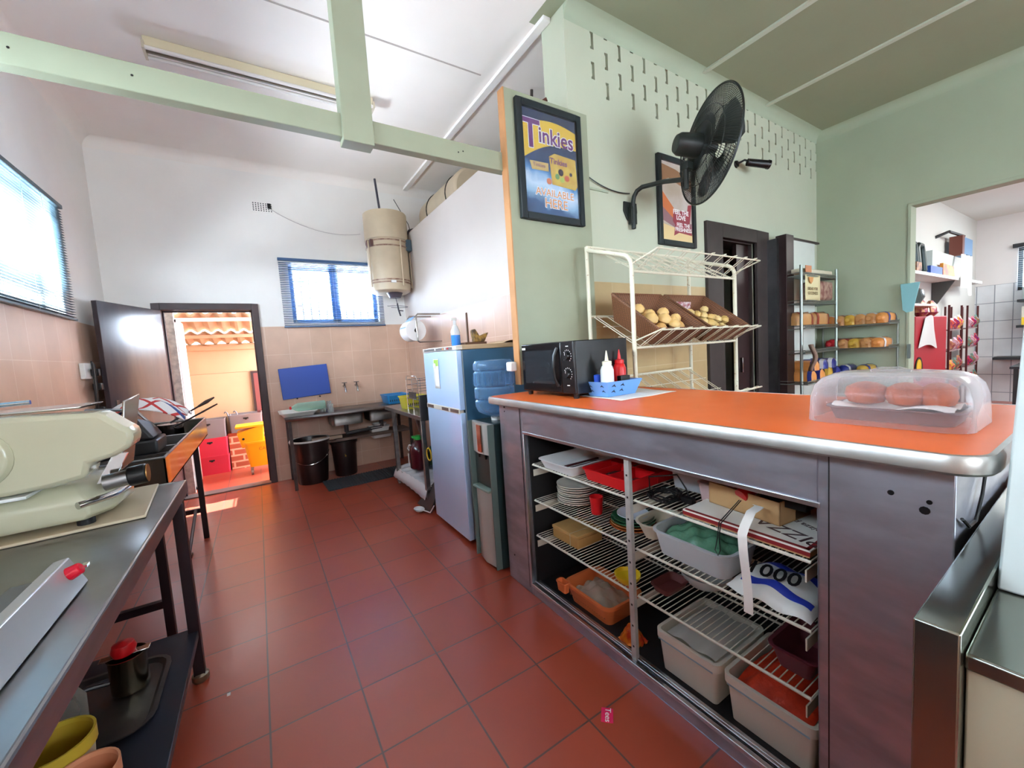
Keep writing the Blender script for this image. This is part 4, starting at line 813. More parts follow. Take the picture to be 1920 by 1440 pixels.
def wshelf2(z):
    b = B().tube([(5.47, 1.42, z), (5.785, 1.42, z), (5.785, 2.1, z), (5.47, 2.1, z)], .006, 6, closed=True)
    for i in range(26): b.tube([(5.47, 1.42+.03*i, z), (5.785, 1.42+.03*i, z)], .0022, 4)
    for i in range(20): b.tube([(5.47+.0158*i, 1.42, z+.03*(i % 2)), (5.47+.0158*(i+1), 1.42, z+.03*((i+1) % 2))], .0022, 4)
    b.tube([(5.47, 1.42, z+.03), (5.785, 1.42, z+.03)], .004, 6)
    return part(b, 'wire_shelf', M_ZW, b2)
for z in (1.40, 1.15, .84): wshelf2(z)
for x, y in ((5.79, 1.43), (5.79, 2.1)): part(B().cyl((x-.012, y, 0), (x-.012, y, 1.45), .01, seg=8), 'shelf_upright', M_ZW, b2)
def loaf(x, y, z, L, a, m, m2, label, g, h=.11):
    t_ = thing('bread_loaf', label, 'bread', (x, y, z), rotz=a, group=g, local=True)
    b = B(); sec = [(-.055, 0), (.055, 0), (.060, h*.55), (.05, h*.85), (.02, h), (-.02, h), (-.05, h*.85), (-.060, h*.55)]
    b.loft([[(x_, p*s, q*(.4+.6*s)+.0) for p, q in sec] for x_, s in ((-L/2, .55), (-L/2+.02, .95), (-L/4, 1), (L/4, 1.02), (L/2-.02, .95), (L/2, .5))])
    part(b, 'bag', m, t_)
    for s in (-1, 1):
        b = B(); b.loft([[(s*x_, p*1.03*q2, q*1.03*q2) for p, q in sec] for x_, q2 in ((L/2-.05, 1.02), (L/2-.012, .97))], False, False)
        part(b, 'printed_band', m2, t_)
    b = B(); b.loft([[(L/2+d, r*math.cos(k), h*.5+r*math.sin(k)) for k in [2*PI*i/10 for i in range(10)]] for d, r in ((0, .03), (.02, .008), (.05, .02))]); part(b, 'twisted_end', m, t_)
M_BM = mt('maroon_bread_bag', (150, 60, 48), .35); M_BT = mt('tan_bread_bag', (196, 146, 92), .3, bump=.2, bs=20); M_BB = mt('blue_bread_bag', (44, 54, 130), .3); M_BY = mt('yellow_bread_bag', (206, 170, 70), .3); M_BO = mt('orange_bread_bag', (222, 150, 80), .3); M_BW = mt('white_shiny_bag', (220, 222, 226), .25); M_BR = mt('red_bread_bag', (196, 40, 50), .3)
sh = [(4.83, 1.95, 1.435, .30, 0, M_BT, M_BM, 'maroon ended loaf, first from the left on the 1.4 metre shelf'), (5.20, 1.95, 1.435, .30, 0, M_BT, M_BM, 'maroon ended loaf, second from the left on its shelf')]
sh = [(4.85, 1.96, 1.435, .32, 0, M_BT, M_BM, 'tan loaf with maroon ends, leftmost on the middle bread shelf', .13), (5.22, 1.95, 1.435, .32, 0, M_BT, M_BM, 'tan loaf with maroon ends, second on the middle bread shelf', .13)]
for i in range(7): sh.append((5.63, 2.03-.09*i, 1.405, .26, PI, [M_BT, M_BO, M_BT, M_BY, M_BT, M_BT, M_BO][i], [M_BW, M_BW, M_BM, M_BW, M_BW, M_BW, M_BB][i], ['loaf deepest in the corner on the upper side shelf', 'orange loaf second from the corner on the upper side shelf', 'tan loaf third from the corner on the upper side shelf', 'yellow loaf in the middle of the upper side shelf', 'tan loaf third from the near end of the upper side shelf', 'tan loaf next to the near end of the upper side shelf', 'orange loaf at the near end of the upper side shelf'][i], .11))
for i in range(5): sh.append((5.63, 1.92-.10*i, 1.155, .27, PI, [M_BR, M_BT, M_BY, M_BT, M_BO][i], [M_BR, M_BR, M_BY, M_BO, M_BW][i], ['bright red bagged loaf on the lower side shelf', 'tan loaf beside the bright red bag on the lower side shelf', 'yellow bagged loaf on the lower side shelf', 'tan loaf with orange band on the lower side shelf', 'orange loaf at the near end of the lower side shelf'][i], .10))
for i in range(4): sh.append((4.80+.20*i, 1.95, .845, .28, PI/2, [M_BO, M_BO, M_BY, M_BB][i], [M_BB, M_BB, M_BY, M_BB][i], ['orange and blue bagged loaf, leftmost on the low bread shelf', 'orange and blue bagged loaf second on the low bread shelf', 'yellow bagged loaf on the low bread shelf', 'dark blue bagged loaf on the low bread shelf'][i], .12))
for i in range(3): sh.append((4.84+.21*i, 1.93, .962, .26, PI/2, [M_BO, M_BB, M_BB][i], [M_BB, M_BW, M_BW][i], ['orange and blue loaf stacked on top at the left of the low shelf', 'dark blue loaf stacked in the middle of the low shelf', 'dark blue loaf stacked to the right on the low shelf'][i], .10))
for i in range(3): sh.append((5.62, 1.98-.17*i, .845, .27, PI, [M_BY, M_BB, M_BY][i], [M_BY, M_BW, M_BB][i], ['yellow loaf in the corner of the lowest side shelf', 'blue loaf in the middle of the lowest side shelf', 'yellow and blue loaf at the near end of the lowest side shelf'][i], .12))
for x, y, z, L, a, m1, m2, lab, h in sh: loaf(x, y, z+.006, L, a, m1, m2, lab, 'bagged loaves on the bread racks', h)
bb = thing('bread_sign', 'cream bread advert sheet with small orange emblem hanging on the rack', 'sign', (4.93, 1.85, 1.68))
part(B().grid(lambda u, v: (4.69+.34*u, 1.853+.012*math.sin(PI*u), 1.685+.255*v), 8, 6), 'sheet', mt('cream_sheet', (214, 206, 160), .5), bb, solid=.002)
part(B().prism([(4.76, 1.915), (4.86, 1.915), (4.845, 1.875), (4.81, 1.85), (4.775, 1.875)], 1.845, 1.851, 'xz'), 'emblem', mt('emblem_orange', (206, 140, 70), .4), bb)
text('BREAD FOR', 'lettering', .042, mt('olive_print', (120, 104, 66), .5), bb, pmx((4.86, 1.8505, 1.80)), bold=.001); text('GOODNESS', 'lettering', .042, MATS['olive_print'], bb, pmx((4.86, 1.8505, 1.755)), bold=.001)
part(B().box(4.70, 1.851, 1.965, 4.83, 1.856, 2.03), 'orange_tab', mt('tab_orange', (190, 120, 74), .5), bb)
b = B(); b.box(5.05, 1.87, 1.69, 5.42, 2.08, 1.90); single(b, 'bread_bundle', mt('mixed_bread_bags', (176, 150, 132), .35, col2=(120, 60, 56), vs=18, bump=.4, bs=20), 'bundle of bagged rolls on the top bread shelf beside the sign', 'bread', bevel=.03)
b = B(); b.box(4.70, 1.88, 1.965, 5.42, 2.1, 2.01); single(b, 'bread_tray', mt('pale_tray', (206, 200, 176), .5), 'pale flat tray lying on top of the bread rack', 'tray', bevel=.01)
b = B(); b.grid(lambda u, v: (4.56+.08*math.sin(2.5*u), 1.74+.05*math.cos(6*v)*.4+.03*u, .98+.26*v), 8, 10)
single(b, 'hanging_bag', mt('brown_net', (128, 104, 90), .7, bump=.6, bs=50), 'brownish bag hanging at the left side of the bread rack', 'bag', solid=.02)
# fly swatter-like blue sheet at the hatch jamb
single(B().prism([(1.26, 1.80), (1.41, 1.80), (1.39, 1.53), (1.36, 1.50), (1.31, 1.51)], 5.755, 5.765, 'yz'), 'plastic_scoop', mt('pale_turquoise_plastic', (130, 190, 196), .35), 'pale turquoise plastic scoop hanging on the hatch jamb', 'scoop', bevel=.003)
single(B().box(5.775, 1.33, 1.02, 5.797, 1.355, 1.17), 'door_bolt', mt('grey_bolt', (120, 130, 128), .4, .6), 'grey bolt on the jamb near the side shelves', 'bolt')

# ------------------------------------------------------------- the shop beyond the hatch
def sx(name, b, mat, label, cat, g=None, bevel=0): return single(b, name, mat, label, cat, g, bevel)
M_SH = mt('white_melamine', (226, 228, 226), .5)
sx('wall_shelf', B().box(6.0, 1.38, 1.925, 9.4, 1.615, 1.96), M_SH, 'long white upper shelf along the left shop wall', 'shelf')
sx('wall_shelf', B().box(6.0, 1.40, 1.58, 7.1, 1.615, 1.605), M_SH, 'shorter white lower shelf along the left shop wall', 'shelf')
sx('shelf_bracket', B().prism([(1.615, 1.924), (1.615, 1.6), (1.58, 1.6), (1.40, 1.924)], 7.9, 7.93, 'yz'), mt('dark_bracket', (70, 70, 68), .5), 'dark bracket under the far end of the upper shop shelf', 'bracket')
ch = thing('stacked_chair', 'dark green plastic chairs stacked at the near end of the shop shelf', 'chair', (6.5, 1.45, 1.962))
for i, x in enumerate((6.20, 6.48)):
    part(B().tube([(x, 1.43, 1.99), (x, 1.45, 2.24), (x+.04, 1.45, 2.28), (x+.16, 1.45, 2.28), (x+.20, 1.45, 2.22), (x+.20, 1.43, 1.99)], .028, 8), 'chair_frame', mt('dark_teal_plastic', (36, 62, 62), .4), ch)
sx('display_box', B().box(6.22, 1.39, 1.962, 6.40, 1.42, 2.06), mt('box_multicolour', (206, 150, 100), .5, col2=(90, 60, 60), vs=20), 'small colourful box at the near end of the shop shelf', 'box')
sx('display_box', B().box(6.75, 1.39, 1.962, 7.25, 1.42, 2.05), mt('blue_carton', (40, 84, 170), .5), 'blue flat carton on the shop shelf', 'box')
sx('display_box', B().prism([(7.28, 1.962), (7.85, 1.962), (7.78, 2.09), (7.28, 2.11)], 1.39, 1.42, 'xz'), mt('red_carton', (205, 50, 50), .5, col2=(235, 190, 40), vs=6), 'red and yellow carton on the shop shelf', 'box')
sx('storage_carton', B().box(7.05, 1.44, 1.962, 8.05, 1.60, 2.26), mt('pale_carton', (206, 218, 214), .6), 'large pale carton at the back of the shop shelf', 'box')
sx('hanging_cloth', B().grid(lambda u, v: (8.0+.62*u, 1.365+.008*math.sin(16*u), 1.83+.44*v-.10*(u > .6)*(1-v)), 20, 4), mt('white_cloth', (232, 232, 232), .8), 'white cloths hanging over the end of the shop shelf', 'cloth')
sp_ = thing('wall_speaker', 'blue and brown speaker box on a bracket near the shop corner', 'speaker', (8.8, 1.5, 2.4))
part(B().box(8.62, 1.44, 2.33, 9.10, 1.56, 2.56), 'speaker_box', mt('blue_grille', (92, 130, 170), .6), sp_); part(B().box(8.50, 1.44, 2.31, 8.62, 1.57, 2.58), 'side_panel', mt('brown_side', (110, 60, 50), .5), sp_); part(B().tube([(8.05, 1.62, 2.55), (8.1, 1.5, 2.60), (8.8, 1.48, 2.60)], .02, 6), 'bracket', BLACKM, sp_)
sx('kitchen_scale', B().lathe([(.001, 0), (.07, .015), (.10, .08), (.09, .16), (.03, .2)], (6.55, 1.50, 1.606), 16, sx=2.2), mt('dark_glass_bowl', (54, 70, 68), .2), 'dark glossy bowl on the lower shop shelf', 'bowl')
# red drinks fridge with emblem, sweets stands
rf = thing('drinks_fridge', 'red drinks fridge standing against the left shop wall', 'fridge', (6.9, 1.5, 0))
part(B().box(6.25, 1.40, 0, 7.55, 1.61, 1.46), 'cabinet', mt('red_fridge_paint', (176, 28, 44), .4), rf, bevel=.01)
part(B().cyl((6.38, 1.399, .86), (6.38, 1.392, .86), .14, seg=24), 'round_emblem', mt('black_print_round', (30, 26, 24), .5), rf)
part(B().cyl((6.36, 1.392, .89), (6.36, 1.387, .89), .085, seg=20), 'emblem_centre', mt('yellow_print', (232, 190, 40), .5), rf)
sx('carrier_bag', B().grid(lambda u, v: (6.30+.75*u*(1-.6*v)+.25*v, 1.385-.03*math.sin(PI*u), 1.10+.34*v+.03*math.sin(5*u)), 10, 8), mt('white_thin_bag', (222, 224, 222), .4, bump=.4, bs=8), 'white carrier bag hanging beside the red fridge', 'bag')
def stand(x, y, label, zs):
    t_ = thing('sweets_stand', label, 'display stand', (x, y, 0), group='dark sweets stands in the shop')
    b = B()
    for dx in (-.33, .33):
        for dy in (-.08, .08): b.box(x+dx-.01, y+dy-.01, 0, x+dx+.01, y+dy+.01, 1.60)
    part(b, 'stand_frame', mt('dark_red_frame', (80, 30, 30), .5), t_)
    for z in zs: part(B().box(x-.33, y-.08, z, x+.33, y+.08, z+.015), 'stand_shelf', mt('pale_shelf', (150, 130, 130), .5), t_)
stand(8.10, 1.50, 'dark red sweets stand next to the red fridge', (.42, .70, .98, 1.26)); stand(9.10, 1.50, 'dark red sweets stand nearer the shop corner', (.42, .70, .98, 1.26))
sw = [((232, 110, 50), 'orange'), ((220, 60, 60), 'red'), ((240, 200, 40), 'yellow'), ((60, 160, 150), 'turquoise'), ((190, 140, 90), 'tan'), ((210, 180, 200), 'pink')]
pos = []
for si, (x, nm) in enumerate(((8.10, 'stand by the fridge'), (9.10, 'stand by the corner'))):
    for li, z in enumerate((.437, .717, .997, 1.277)):
        for j in range(3):
            c, cn = sw[(si*5+li*2+j*(1+si)) % 6]; b = B(); hh = .15+.02*((li*3+j) % 3); x0 = x-.20+.20*j; wd = .085
            b.grid(lambda u, v: (x0+wd*(2*u-1)*(1-.12*math.sin(PI*v)), 1.425-.045*math.sin(PI*u)*math.sin(PI*v)-.006*math.sin(9*v+7*u), z+hh*v), 8, 8)
            sx('sweet_packet', b, mt('foil_%s' % cn, c, .25, .3, col2=(c[1], c[2]//2, c[0]//2), vs=28, bump=.5, bs=20), '%s packet, %s on the %s shelf of the %s' % (cn, ['left', 'middle', 'right'][j], ['lowest', 'second', 'third', 'top'][li], nm), 'packet', 'sweet packets on the stands')
for i, x in enumerate((6.9, 7.3)):
    b = B().loft([[(x+q*math.cos(k), 1.50+q*.7*math.sin(k), 1.462+h) for k in [2*PI*j/9 for j in range(9)]] for q, h in ((.05, 0), (.11, .05), (.09, .13), (.03, .2))]); sx('sweet_packet', b, MATS['foil_tan'], ['tan packet on top of the red fridge at its left', 'tan packet on top of the red fridge at its right', 'tan packet hanging between the two sweets stands'][i], 'packet', 'sweet packets on the stands')
# far shop wall shelves and blind
M_BSH = mt('black_shelf', (40, 44, 48), .5)
for z, l in ((1.62, 'upper'), (1.22, 'middle'), (.72, 'lower')):
    sx('wall_shelf', B().box(10.1, -.6, z, 10.5, 1.12 if z > .8 else 1.35, z+.04), M_BSH, 'black %s shelf on the tiled far shop wall' % l, 'shelf')
jar = B().lathe([(.10, 0), (.11, .02), (.11, .18), (.07, .22), (.075, .26)], (10.28, .98, 1.661), 16); sx('glass_jar', jar, glass('pale_jar', (200, 212, 214), .1, .5), 'pale glass jar on the upper black shelf', 'jar')
sx('food_tub', B().box(10.15, .92, 1.261, 10.38, 1.08, 1.55), mt('pale_tub', (206, 206, 196), .5), 'pale tub on the middle black shelf', 'tub', bevel=.01); sx('food_tub', B().box(10.15, .74, 1.261, 10.38, .90, 1.55), mt('pink_tub', (200, 90, 110), .5), 'pink tub on the middle black shelf', 'tub', bevel=.01)
sx('food_tub', B().box(10.12, .93, 1.2612, 10.148, 1.07, 1.38), mt('yellow_tub', (232, 200, 50), .5), 'yellow packet in front of the pale tub', 'packet')
wb = thing('window_blind', 'dark framed blind half covering the small shop window', 'blind', (10.48, .65, 1.8))
part(B().box(10.44, .04, 2.50, 10.50, 1.22, 2.56), 'headrail', M_BSH, wb)
b = B()
for i in range(20): b.box(10.455, .08, 1.84+.033*i, 10.478, 1.18, 1.842+.033*i)
part(b, 'slats', mt('pale_slat', (200, 206, 210), .5), wb)
tb = thing('shop_table', 'black table with a glass bowl in the shop', 'table', (8.6, .7, 0))
part(B().box(8.2, .15, .72, 9.3, .95, .75), 'table_top', M_BSH, tb)
for x in (8.25, 9.25):
    for y in (.2, .9): part(B().box(x-.02, y-.02, 0, x+.02, y+.02, .72), 'leg', M_BSH, tb)
sx('glass_tray', B().tub(8.35, .3, 9.1, .85, .751, .80, .05, .01, .1, .01, .01), glass('pale_jar2', (200, 212, 206), .1, .6), 'pale glass tray on the black shop table', 'tray')
sx('clear_bin', B().lathe([(.16, 0), (.2, .3), (.2, .34)], (8.75, .55, 0), 18), glass('smoky_bin', (150, 158, 156), .15, .6), 'smoky clear bin under the black shop table', 'bin')
lt_ = thing('shop_tube_light', 'white fluorescent tube fitting on the shop ceiling', 'light', (8.3, .4, 3.0))
part(B().box(7.6, .37, 3.02, 9.1, .45, 3.05), 'batten', M_SH, lt_); part(B().cyl((7.62, .41, 3.0), (9.08, .41, 3.0), .014, seg=10), 'tube', mt('lit_tube', (250, 252, 255), .5, emit=3), lt_)
# pipe visible above the first poster
b = B().tube([(1.70, 2.40, 2.78), (1.74, 2.30, 2.99), (1.80, 2.2, 3.02)], .014, 8); single(b, 'water_pipe', mt('old_copper', (96, 60, 52), .4, .6), 'short dark bent pipe rising behind the first poster', 'pipe')
# ================================================================= the kitchen's far end
# fluorescent fitting
fl = thing('ceiling_light', 'long unlit twin tube fluorescent fitting on the kitchen ceiling', 'light', (.4, 3.72, 3.6))
part(B().box(-.44, 3.70, 3.585, 1.08, 3.785, 3.648), 'housing', mt('yellowed_enamel', (214, 202, 172), .5), fl, bevel=.004)
part(B().box(-.44, 3.735, 3.563, 1.08, 3.75, 3.586), 'spine', mt('grey_spine', (120, 112, 100), .5), fl)
for y in (3.69, 3.795): part(B().cyl((-.43, y, 3.565), (1.07, y, 3.565), .013, seg=12), 'tube', mt('unlit_tube', (214, 208, 204), .3), fl)
part(B().box(-.445, 3.672, 3.55, -.43, 3.812, 3.60).box(1.07, 3.672, 3.55, 1.085, 3.812, 3.60), 'lamp_holder', mt('holder_beige', (190, 180, 160), .5), fl)
# blinds
def blind(axis, w, a0, a1, z0, z1, n, tilt, label, m, cords):
    t_ = thing('window_blind', label, 'blind', ((w, (a0+a1)/2, z0) if axis == 'x' else ((a0+a1)/2, w, z0)))
    s = 1 if axis == 'x' else -1
    def P(d, a, z): return (w+s*d, a, z) if axis == 'x' else (a, w+s*d, z)
    def bx(b, d0, aa, zz0, d1, ab, zz1):
        p = P(d0, aa, zz0); q = P(d1, ab, zz1); b.box(min(p[0], q[0]), min(p[1], q[1]), p[2], max(p[0], q[0]), max(p[1], q[1]), q[2])
    b = B(); bx(b, .0, a0, z1-.03, .04, a1, z1); part(b, 'headrail', m, t_, bevel=.002)
    b = B(); dz = (z1-.04-z0-.02)/n; hw = .0125
    for i in range(n):
        z = z0+.025+dz*i; c, q = math.cos(tilt)*hw, math.sin(tilt)*hw
        lo = []
        for a in (a0+.004, a1-.004):
            lo.append([P(.02-c, a, z-q), P(.02, a, z+.0022), P(.02+c, a, z+q), P(.02, a, z+.0008)])
        b.loft(lo)
    part(b, 'slats', m, t_, smooth=False)
    b = B(); bx(b, .008, a0, z0, .034, a1, z0+.014); part(b, 'bottom_rail', m, t_)
    for a in cords:
        b = B(); p = P(.033, a, z0); q = P(.033, a, z1-.03); b.cyl(p, q, .0012, seg=5); part(b, 'ladder_cord', mt('pale_cord', (200, 206, 210), .6), t_)
    return t_
M_SL1 = mt('slate_blue_slats', (70, 92, 104), .35, .3); M_SL2 = mt('blue_grey_slats', (62, 92, 132), .35, .2)
blind('x', XL+.004, .05, 4.555, 1.825, 2.715, 42, .10, 'wide slate blue slatted blind on the left wall window', M_SL1, (2.0, 3.0, 3.9, 4.2))
blind('y', YF-.004, .318, 1.50, 1.815, 2.625, 36, .24, 'blue grey slatted blind over the far window above the sink', M_SL2, (.45, .9, 1.4))
# vent brick, cable
vb = thing('vent_brick', 'white perforated air brick high on the far wall', 'vent', (.22, 5.48, 3.12))
part(B().box(.12, 5.478, 3.13, .335, 5.49, 3.245), 'plate', M_PAINT, vb)
b = B()
for i in range(8):
    for j in range(5): b.box(.139+.025*i-.006, 5.4765, 3.147+.02*j-.005, .139+.025*i+.006, 5.479, 3.147+.02*j+.005)
part(b, 'holes', mt('vent_hole_black', (30, 28, 34), .9), vb)
single(B().box(.277, 5.465, 3.175, .312, 5.477, 3.235), 'cable_plug', BLACKP, 'black plug stuck in the air brick', 'plug', bevel=.004)
single(B().tube(sag((.31, 5.472, 3.17), (1.285, 5.478, 2.99), .10, 20), .0035, 5), 'wall_cable', mt('painted_cable', (196, 190, 190), .5), 'thin pale cable sagging from the air brick to the water heater', 'cable')
# geyser
gy = thing('water_heater', 'cream vertical cylinder water heater strapped to the corner wall', 'water heater', (1.53, 5.18, 2.17))
M_GY = mt('cream_geyser_enamel', (206, 188, 160), .4, var=.12, vs=4); cx, cy = 1.525, 5.17
part(B().lathe([(.10, 2.20), (.20, 2.185), (.245, 2.21), (.25, 2.24), (.25, 2.82), (.262, 2.83), (.262, 3.145), (.255, 3.155), (.24, 3.15)], (cx, cy, 0), 40), 'tank', M_GY, gy)
for z in (2.80, 2.735, 2.33, 2.30): part(B().lathe([(.2515, z-.008), (.256, z-.008), (.256, z+.008), (.2515, z+.008)], (cx, cy, 0), 40, False, False), 'strap', mt('rusty_strap', (176, 150, 130), .5, .3, col2=(120, 84, 70), vs=20), gy)
for a in (-70, -15, 200):
    x = cx+.268*math.cos(math.radians(a)); y = cy+.268*math.sin(math.radians(a)); part(B().cyl((x, y, 2.25), (x, y, 2.80), .010, seg=8), 'tie_rod', M_GY, gy)
for a in (-150, -165):
    x = cx+.258*math.cos(math.radians(a)); y = cy+.258*math.sin(math.radians(a)); part(B().box(x-.02, y-.02, 2.73, x+.02, y+.02, 2.81), 'buckle', mt('rust_brown', (104, 72, 66), .6), gy, bevel=.004)
part(B().box(cx+.17, cy-.17, 2.70, cx+.26, cy-.08, 2.84), 'thermostat', mt('teal_grey_box', (70, 92, 104), .5), gy, bevel=.006)
part(B().cyl((cx+.03, cy-.05, 2.13), (cx+.03, cy-.05, 2.19), .07, .10, 20), 'element_cover', mt('dark_cover', (80, 72, 84), .5), gy)
for z in (2.72, 2.28): part(B().box(cx+.18, cy-.05, z-.02, XP+.0, cy+.0, z+.02), 'wall_bracket', WHITEP, gy, bevel=.003)
part(B().box(cx-.06, cy-.262, 2.285, cx+.0, cy-.245, 2.315), 'sticker', M_WT, gy)
single(B().cyl((1.50, 5.25, 3.156), (1.465, 5.25, 3.62), .014, seg=8), 'vent_pipe', mt('dark_pipe', (60, 60, 72), .5), 'dark vertical pipe from the top of the water heater to the ceiling', 'pipe')
single(B().tube([(1.86, 5.2, 2.98), (1.84, 5.22, 3.1), (1.70, 5.3, 3.42)], .005, 6), 'thin_rod', mt('thin_rod_grey', (90, 86, 84), .6), 'thin slanting rod between water heater and partition top', 'rod')
single(B().tube([(1.74, 5.1, 2.90), (1.80, 5.08, 2.975), (1.86, 4.95, 2.97), (1.86, 4.6, 2.965)], .016, 8), 'water_pipe', mt('black_pipe', (44, 44, 50), .5), 'black pipe bending over the top edge of the partition', 'pipe')
b = B().cyl((1.555, 5.1, 2.13), (1.57, 5.1, 2.06), .004, seg=6).tube([(1.57, 5.1, 2.06), (1.58, 5.1, 1.98), (1.60, 5.1, 1.90)], .010, 8).tube([(1.45, 5.12, 2.03)]+[(1.58+.13*math.cos(a), 5.12+.05*math.sin(a), 2.02+.02*math.sin(a)) for a in (2.6, 2, 1.2, .5, 0, -.7, -1.6, -2.4)], .003, 5).cyl((1.585, 5.1, 1.97), (1.64, 5.1, 1.965), .006, seg=6)
single(b, 'drain_valve', mt('dark_valve', (60, 58, 66), .5, .4), 'dark valve and loose wire dangling under the water heater', 'valve')
single(B().cyl((2.25, 5.25, 3.20), (2.25, 4.1, 3.20), .25, seg=36), 'storage_cylinder', M_GY, 'cream horizontal water cylinder lying on the loft behind the partition', 'water tank', bevel=.03)
for y in (4.95, 4.35): single(B().lathe([(.2515, y-.008), (.257, y-.008), (.257, y+.008), (.2515, y+.008)], (0, 0, 0), 32, False, False) if False else B().tube([(2.25+.253*math.cos(a), y, 3.20+.253*math.sin(a)) for a in [2*PI*i/32 for i in range(32)]], .008, 6, closed=True), 'cylinder_strap', BLACKM, 'dark strap around the %s end of the horizontal cylinder' % ('far' if y > 4.6 else 'near'), 'strap', 'straps round the loft cylinder')
for y in (5.0, 4.3): single(B().box(2.05, y-.06, 2.94, 2.45, y+.06, 3.0), 'support_block', mt('block_wood', (150, 120, 90), .7), 'wooden block under the %s end of the horizontal cylinder' % ('far' if y > 4.6 else 'near'), 'block', 'blocks under the loft cylinder')
single(B().cyl((2.3, 3.1, 2.95), (2.25, 2.95, 3.62), .013, seg=8), 'loft_pipe', mt('dark_pipe2', (70, 62, 60), .5), 'dark pipe standing on the loft next to the poster panel', 'pipe')

# blue board, taps
bd = thing('chopping_board', 'bright blue plastic chopping board hung on the tiled far wall', 'chopping board', (.48, 5.47, .95))
b = B(); b.M = Matrix.Translation((.475, 5.475, 1.16)) @ Matrix.Rotation(math.radians(-3.0), 4, 'Y'); b.box(-.265, -.012, -.185, .265, 0, .185); part(b, 'board', mt('cobalt_plastic', (58, 92, 186), .45), bd, bevel=.008)
for x in (.37, .62): single(B().cyl((x, 5.49, .963), (x, 5.455, .963), .009, seg=8), 'board_hook', BLACKM, 'small dark hook under the %s part of the blue board' % ('left' if x < .5 else 'right'), 'hook', 'hooks under the blue board')
for x in (.91, 1.055):
    tp = thing('wall_tap', 'chrome wall tap, %s of the pair above the sinks' % ('left' if x < 1 else 'right'), 'tap', (x, 5.46, 1.02), group='chrome taps over the sink')
    part(B().cyl((x, 5.49, 1.06), (x, 5.43, 1.06), .016, .014, 14).tube([(x, 5.44, 1.06), (x, 5.40, 1.055), (x, 5.375, 1.02), (x, 5.37, .985)], [.013, .012, .011, .011], 10), 'tap_body', mt('worn_chrome', (176, 172, 170), .25, 1), tp)
    part(B().cyl((x, 5.43, 1.07), (x, 5.425, 1.10), .010, .008, 10).box(x-.03, 5.418, 1.10, x+.03, 5.434, 1.108), 'handle', mt('dark_chrome', (110, 104, 104), .3, 1), tp)

# double sink bench
M_SK = mt('old_sink_steel', (140, 136, 134), .38, .9, var=.25, vs=8)
sk = thing('sink_bench', 'long stainless sink bench with two bowls under the blue board', 'sink', (.8, 5.2, 0))
zt = .80
top = B().box(.20, 4.90, zt-.035, 1.60, 5.485, zt)
o = part(top, 'bench_top', M_SK, sk)
c = B(); c.M = Matrix.Translation(-OFF[sk.name]); c.box(.66, 5.0, zt-.2, 1.02, 5.36, zt+.1).box(1.08, 5.0, zt-.2, 1.44, 5.36, zt+.1); cutout(o, cutter=c)
for x0 in (.66, 1.08):
    b = B(); b.loft([rr(x0, 5.0, x0+.36, 5.36, .04, zt-.001, 4), rr(x0+.01, 5.01, x0+.35, 5.35, .04, zt-.17, 4)], False, True); part(b, 'sink_bowl', M_SK, sk, solid=.003)
for x, y in ((.235, 4.93), (.235, 5.44), (1.56, 4.95), (1.56, 5.44)): part(B().box(x-.016, y-.016, 0, x+.016, y+.016, zt-.035), 'leg', mt('rusty_dark_leg', (74, 62, 60), .5, .3, var=.3, vs=20), sk)
part(B().box(.25, 5.10, .43, 1.60, 5.16, .45).box(.25, 5.36, .43, 1.6, 5.42, .45).box(.7, 5.1, .452, 1.6, 5.42, .462), 'under_shelf', mt('brown_grey_shelf', (104, 88, 80), .6, var=.2), sk)
part(B().cyl((.84, 5.18, .52), (.84, 5.18, zt-.17), .025, seg=12).cyl((1.26, 5.18, .52), (1.26, 5.18, zt-.17), .025, seg=12).tube([(.84, 5.18, .53), (.84, 5.18, .50), (1.26, 5.18, .52), (1.26, 5.18, .56)], .022, 10), 'waste_pipe', mt('grey_waste_pipe', (60, 60, 62), .5), sk)
single(B().tub(.16, 4.97, .52, 5.38, zt+.001, zt+.05, .03, .004, .04, .01, .008), 'dish_tray', mt('milk_white_plastic', (232, 232, 226), .35), 'white plastic tray at the left end of the sink bench', 'tray')
wbt = thing('water_bottle', 'large clear plastic bottle with red cap lying in the white tray', 'bottle', (.45, 5.02, zt+.05))
b = B(); b.M = Matrix.Translation((.62, 5.05, zt+.095)) @ Matrix.Rotation(-PI/2, 4, 'Y'); b.lathe([(.04, 0), (.048, .01), (.048, .28), (.035, .31), (.016, .335), (.014, .345)], (0, 0, 0), 20); part(b, 'bottle_body', glass('pale_green_bottle', (190, 230, 214), .08, .35), wbt)
b = B(); b.M = Matrix.Translation((.275, 5.05, zt+.095)) @ Matrix.Rotation(-PI/2, 4, 'Y'); b.cyl((0, 0, 0), (0, 0, .02), .017, seg=14); part(b, 'cap', RED, wbt)
M_GL = glass('drinking_glass', (225, 232, 232), .05, .22)
for i, (x, y, l) in enumerate(((.60, 5.15, 'upturned glass beside the clear bottle'), (.66, 4.96, 'glass nearest the bench front edge'), (.70, 5.38, 'tall glass near the wall left of the sinks'), (.63, 5.33, 'glass between the bottle and the tall glass'))):
    single(B().lathe([(.030, 0), (.026, .10), (.0275, .10), (.0315, 0)], (x, y, zt+.001), 16, False, False), 'drinking_glass', M_GL, l, 'glass', 'glasses on the sink bench')
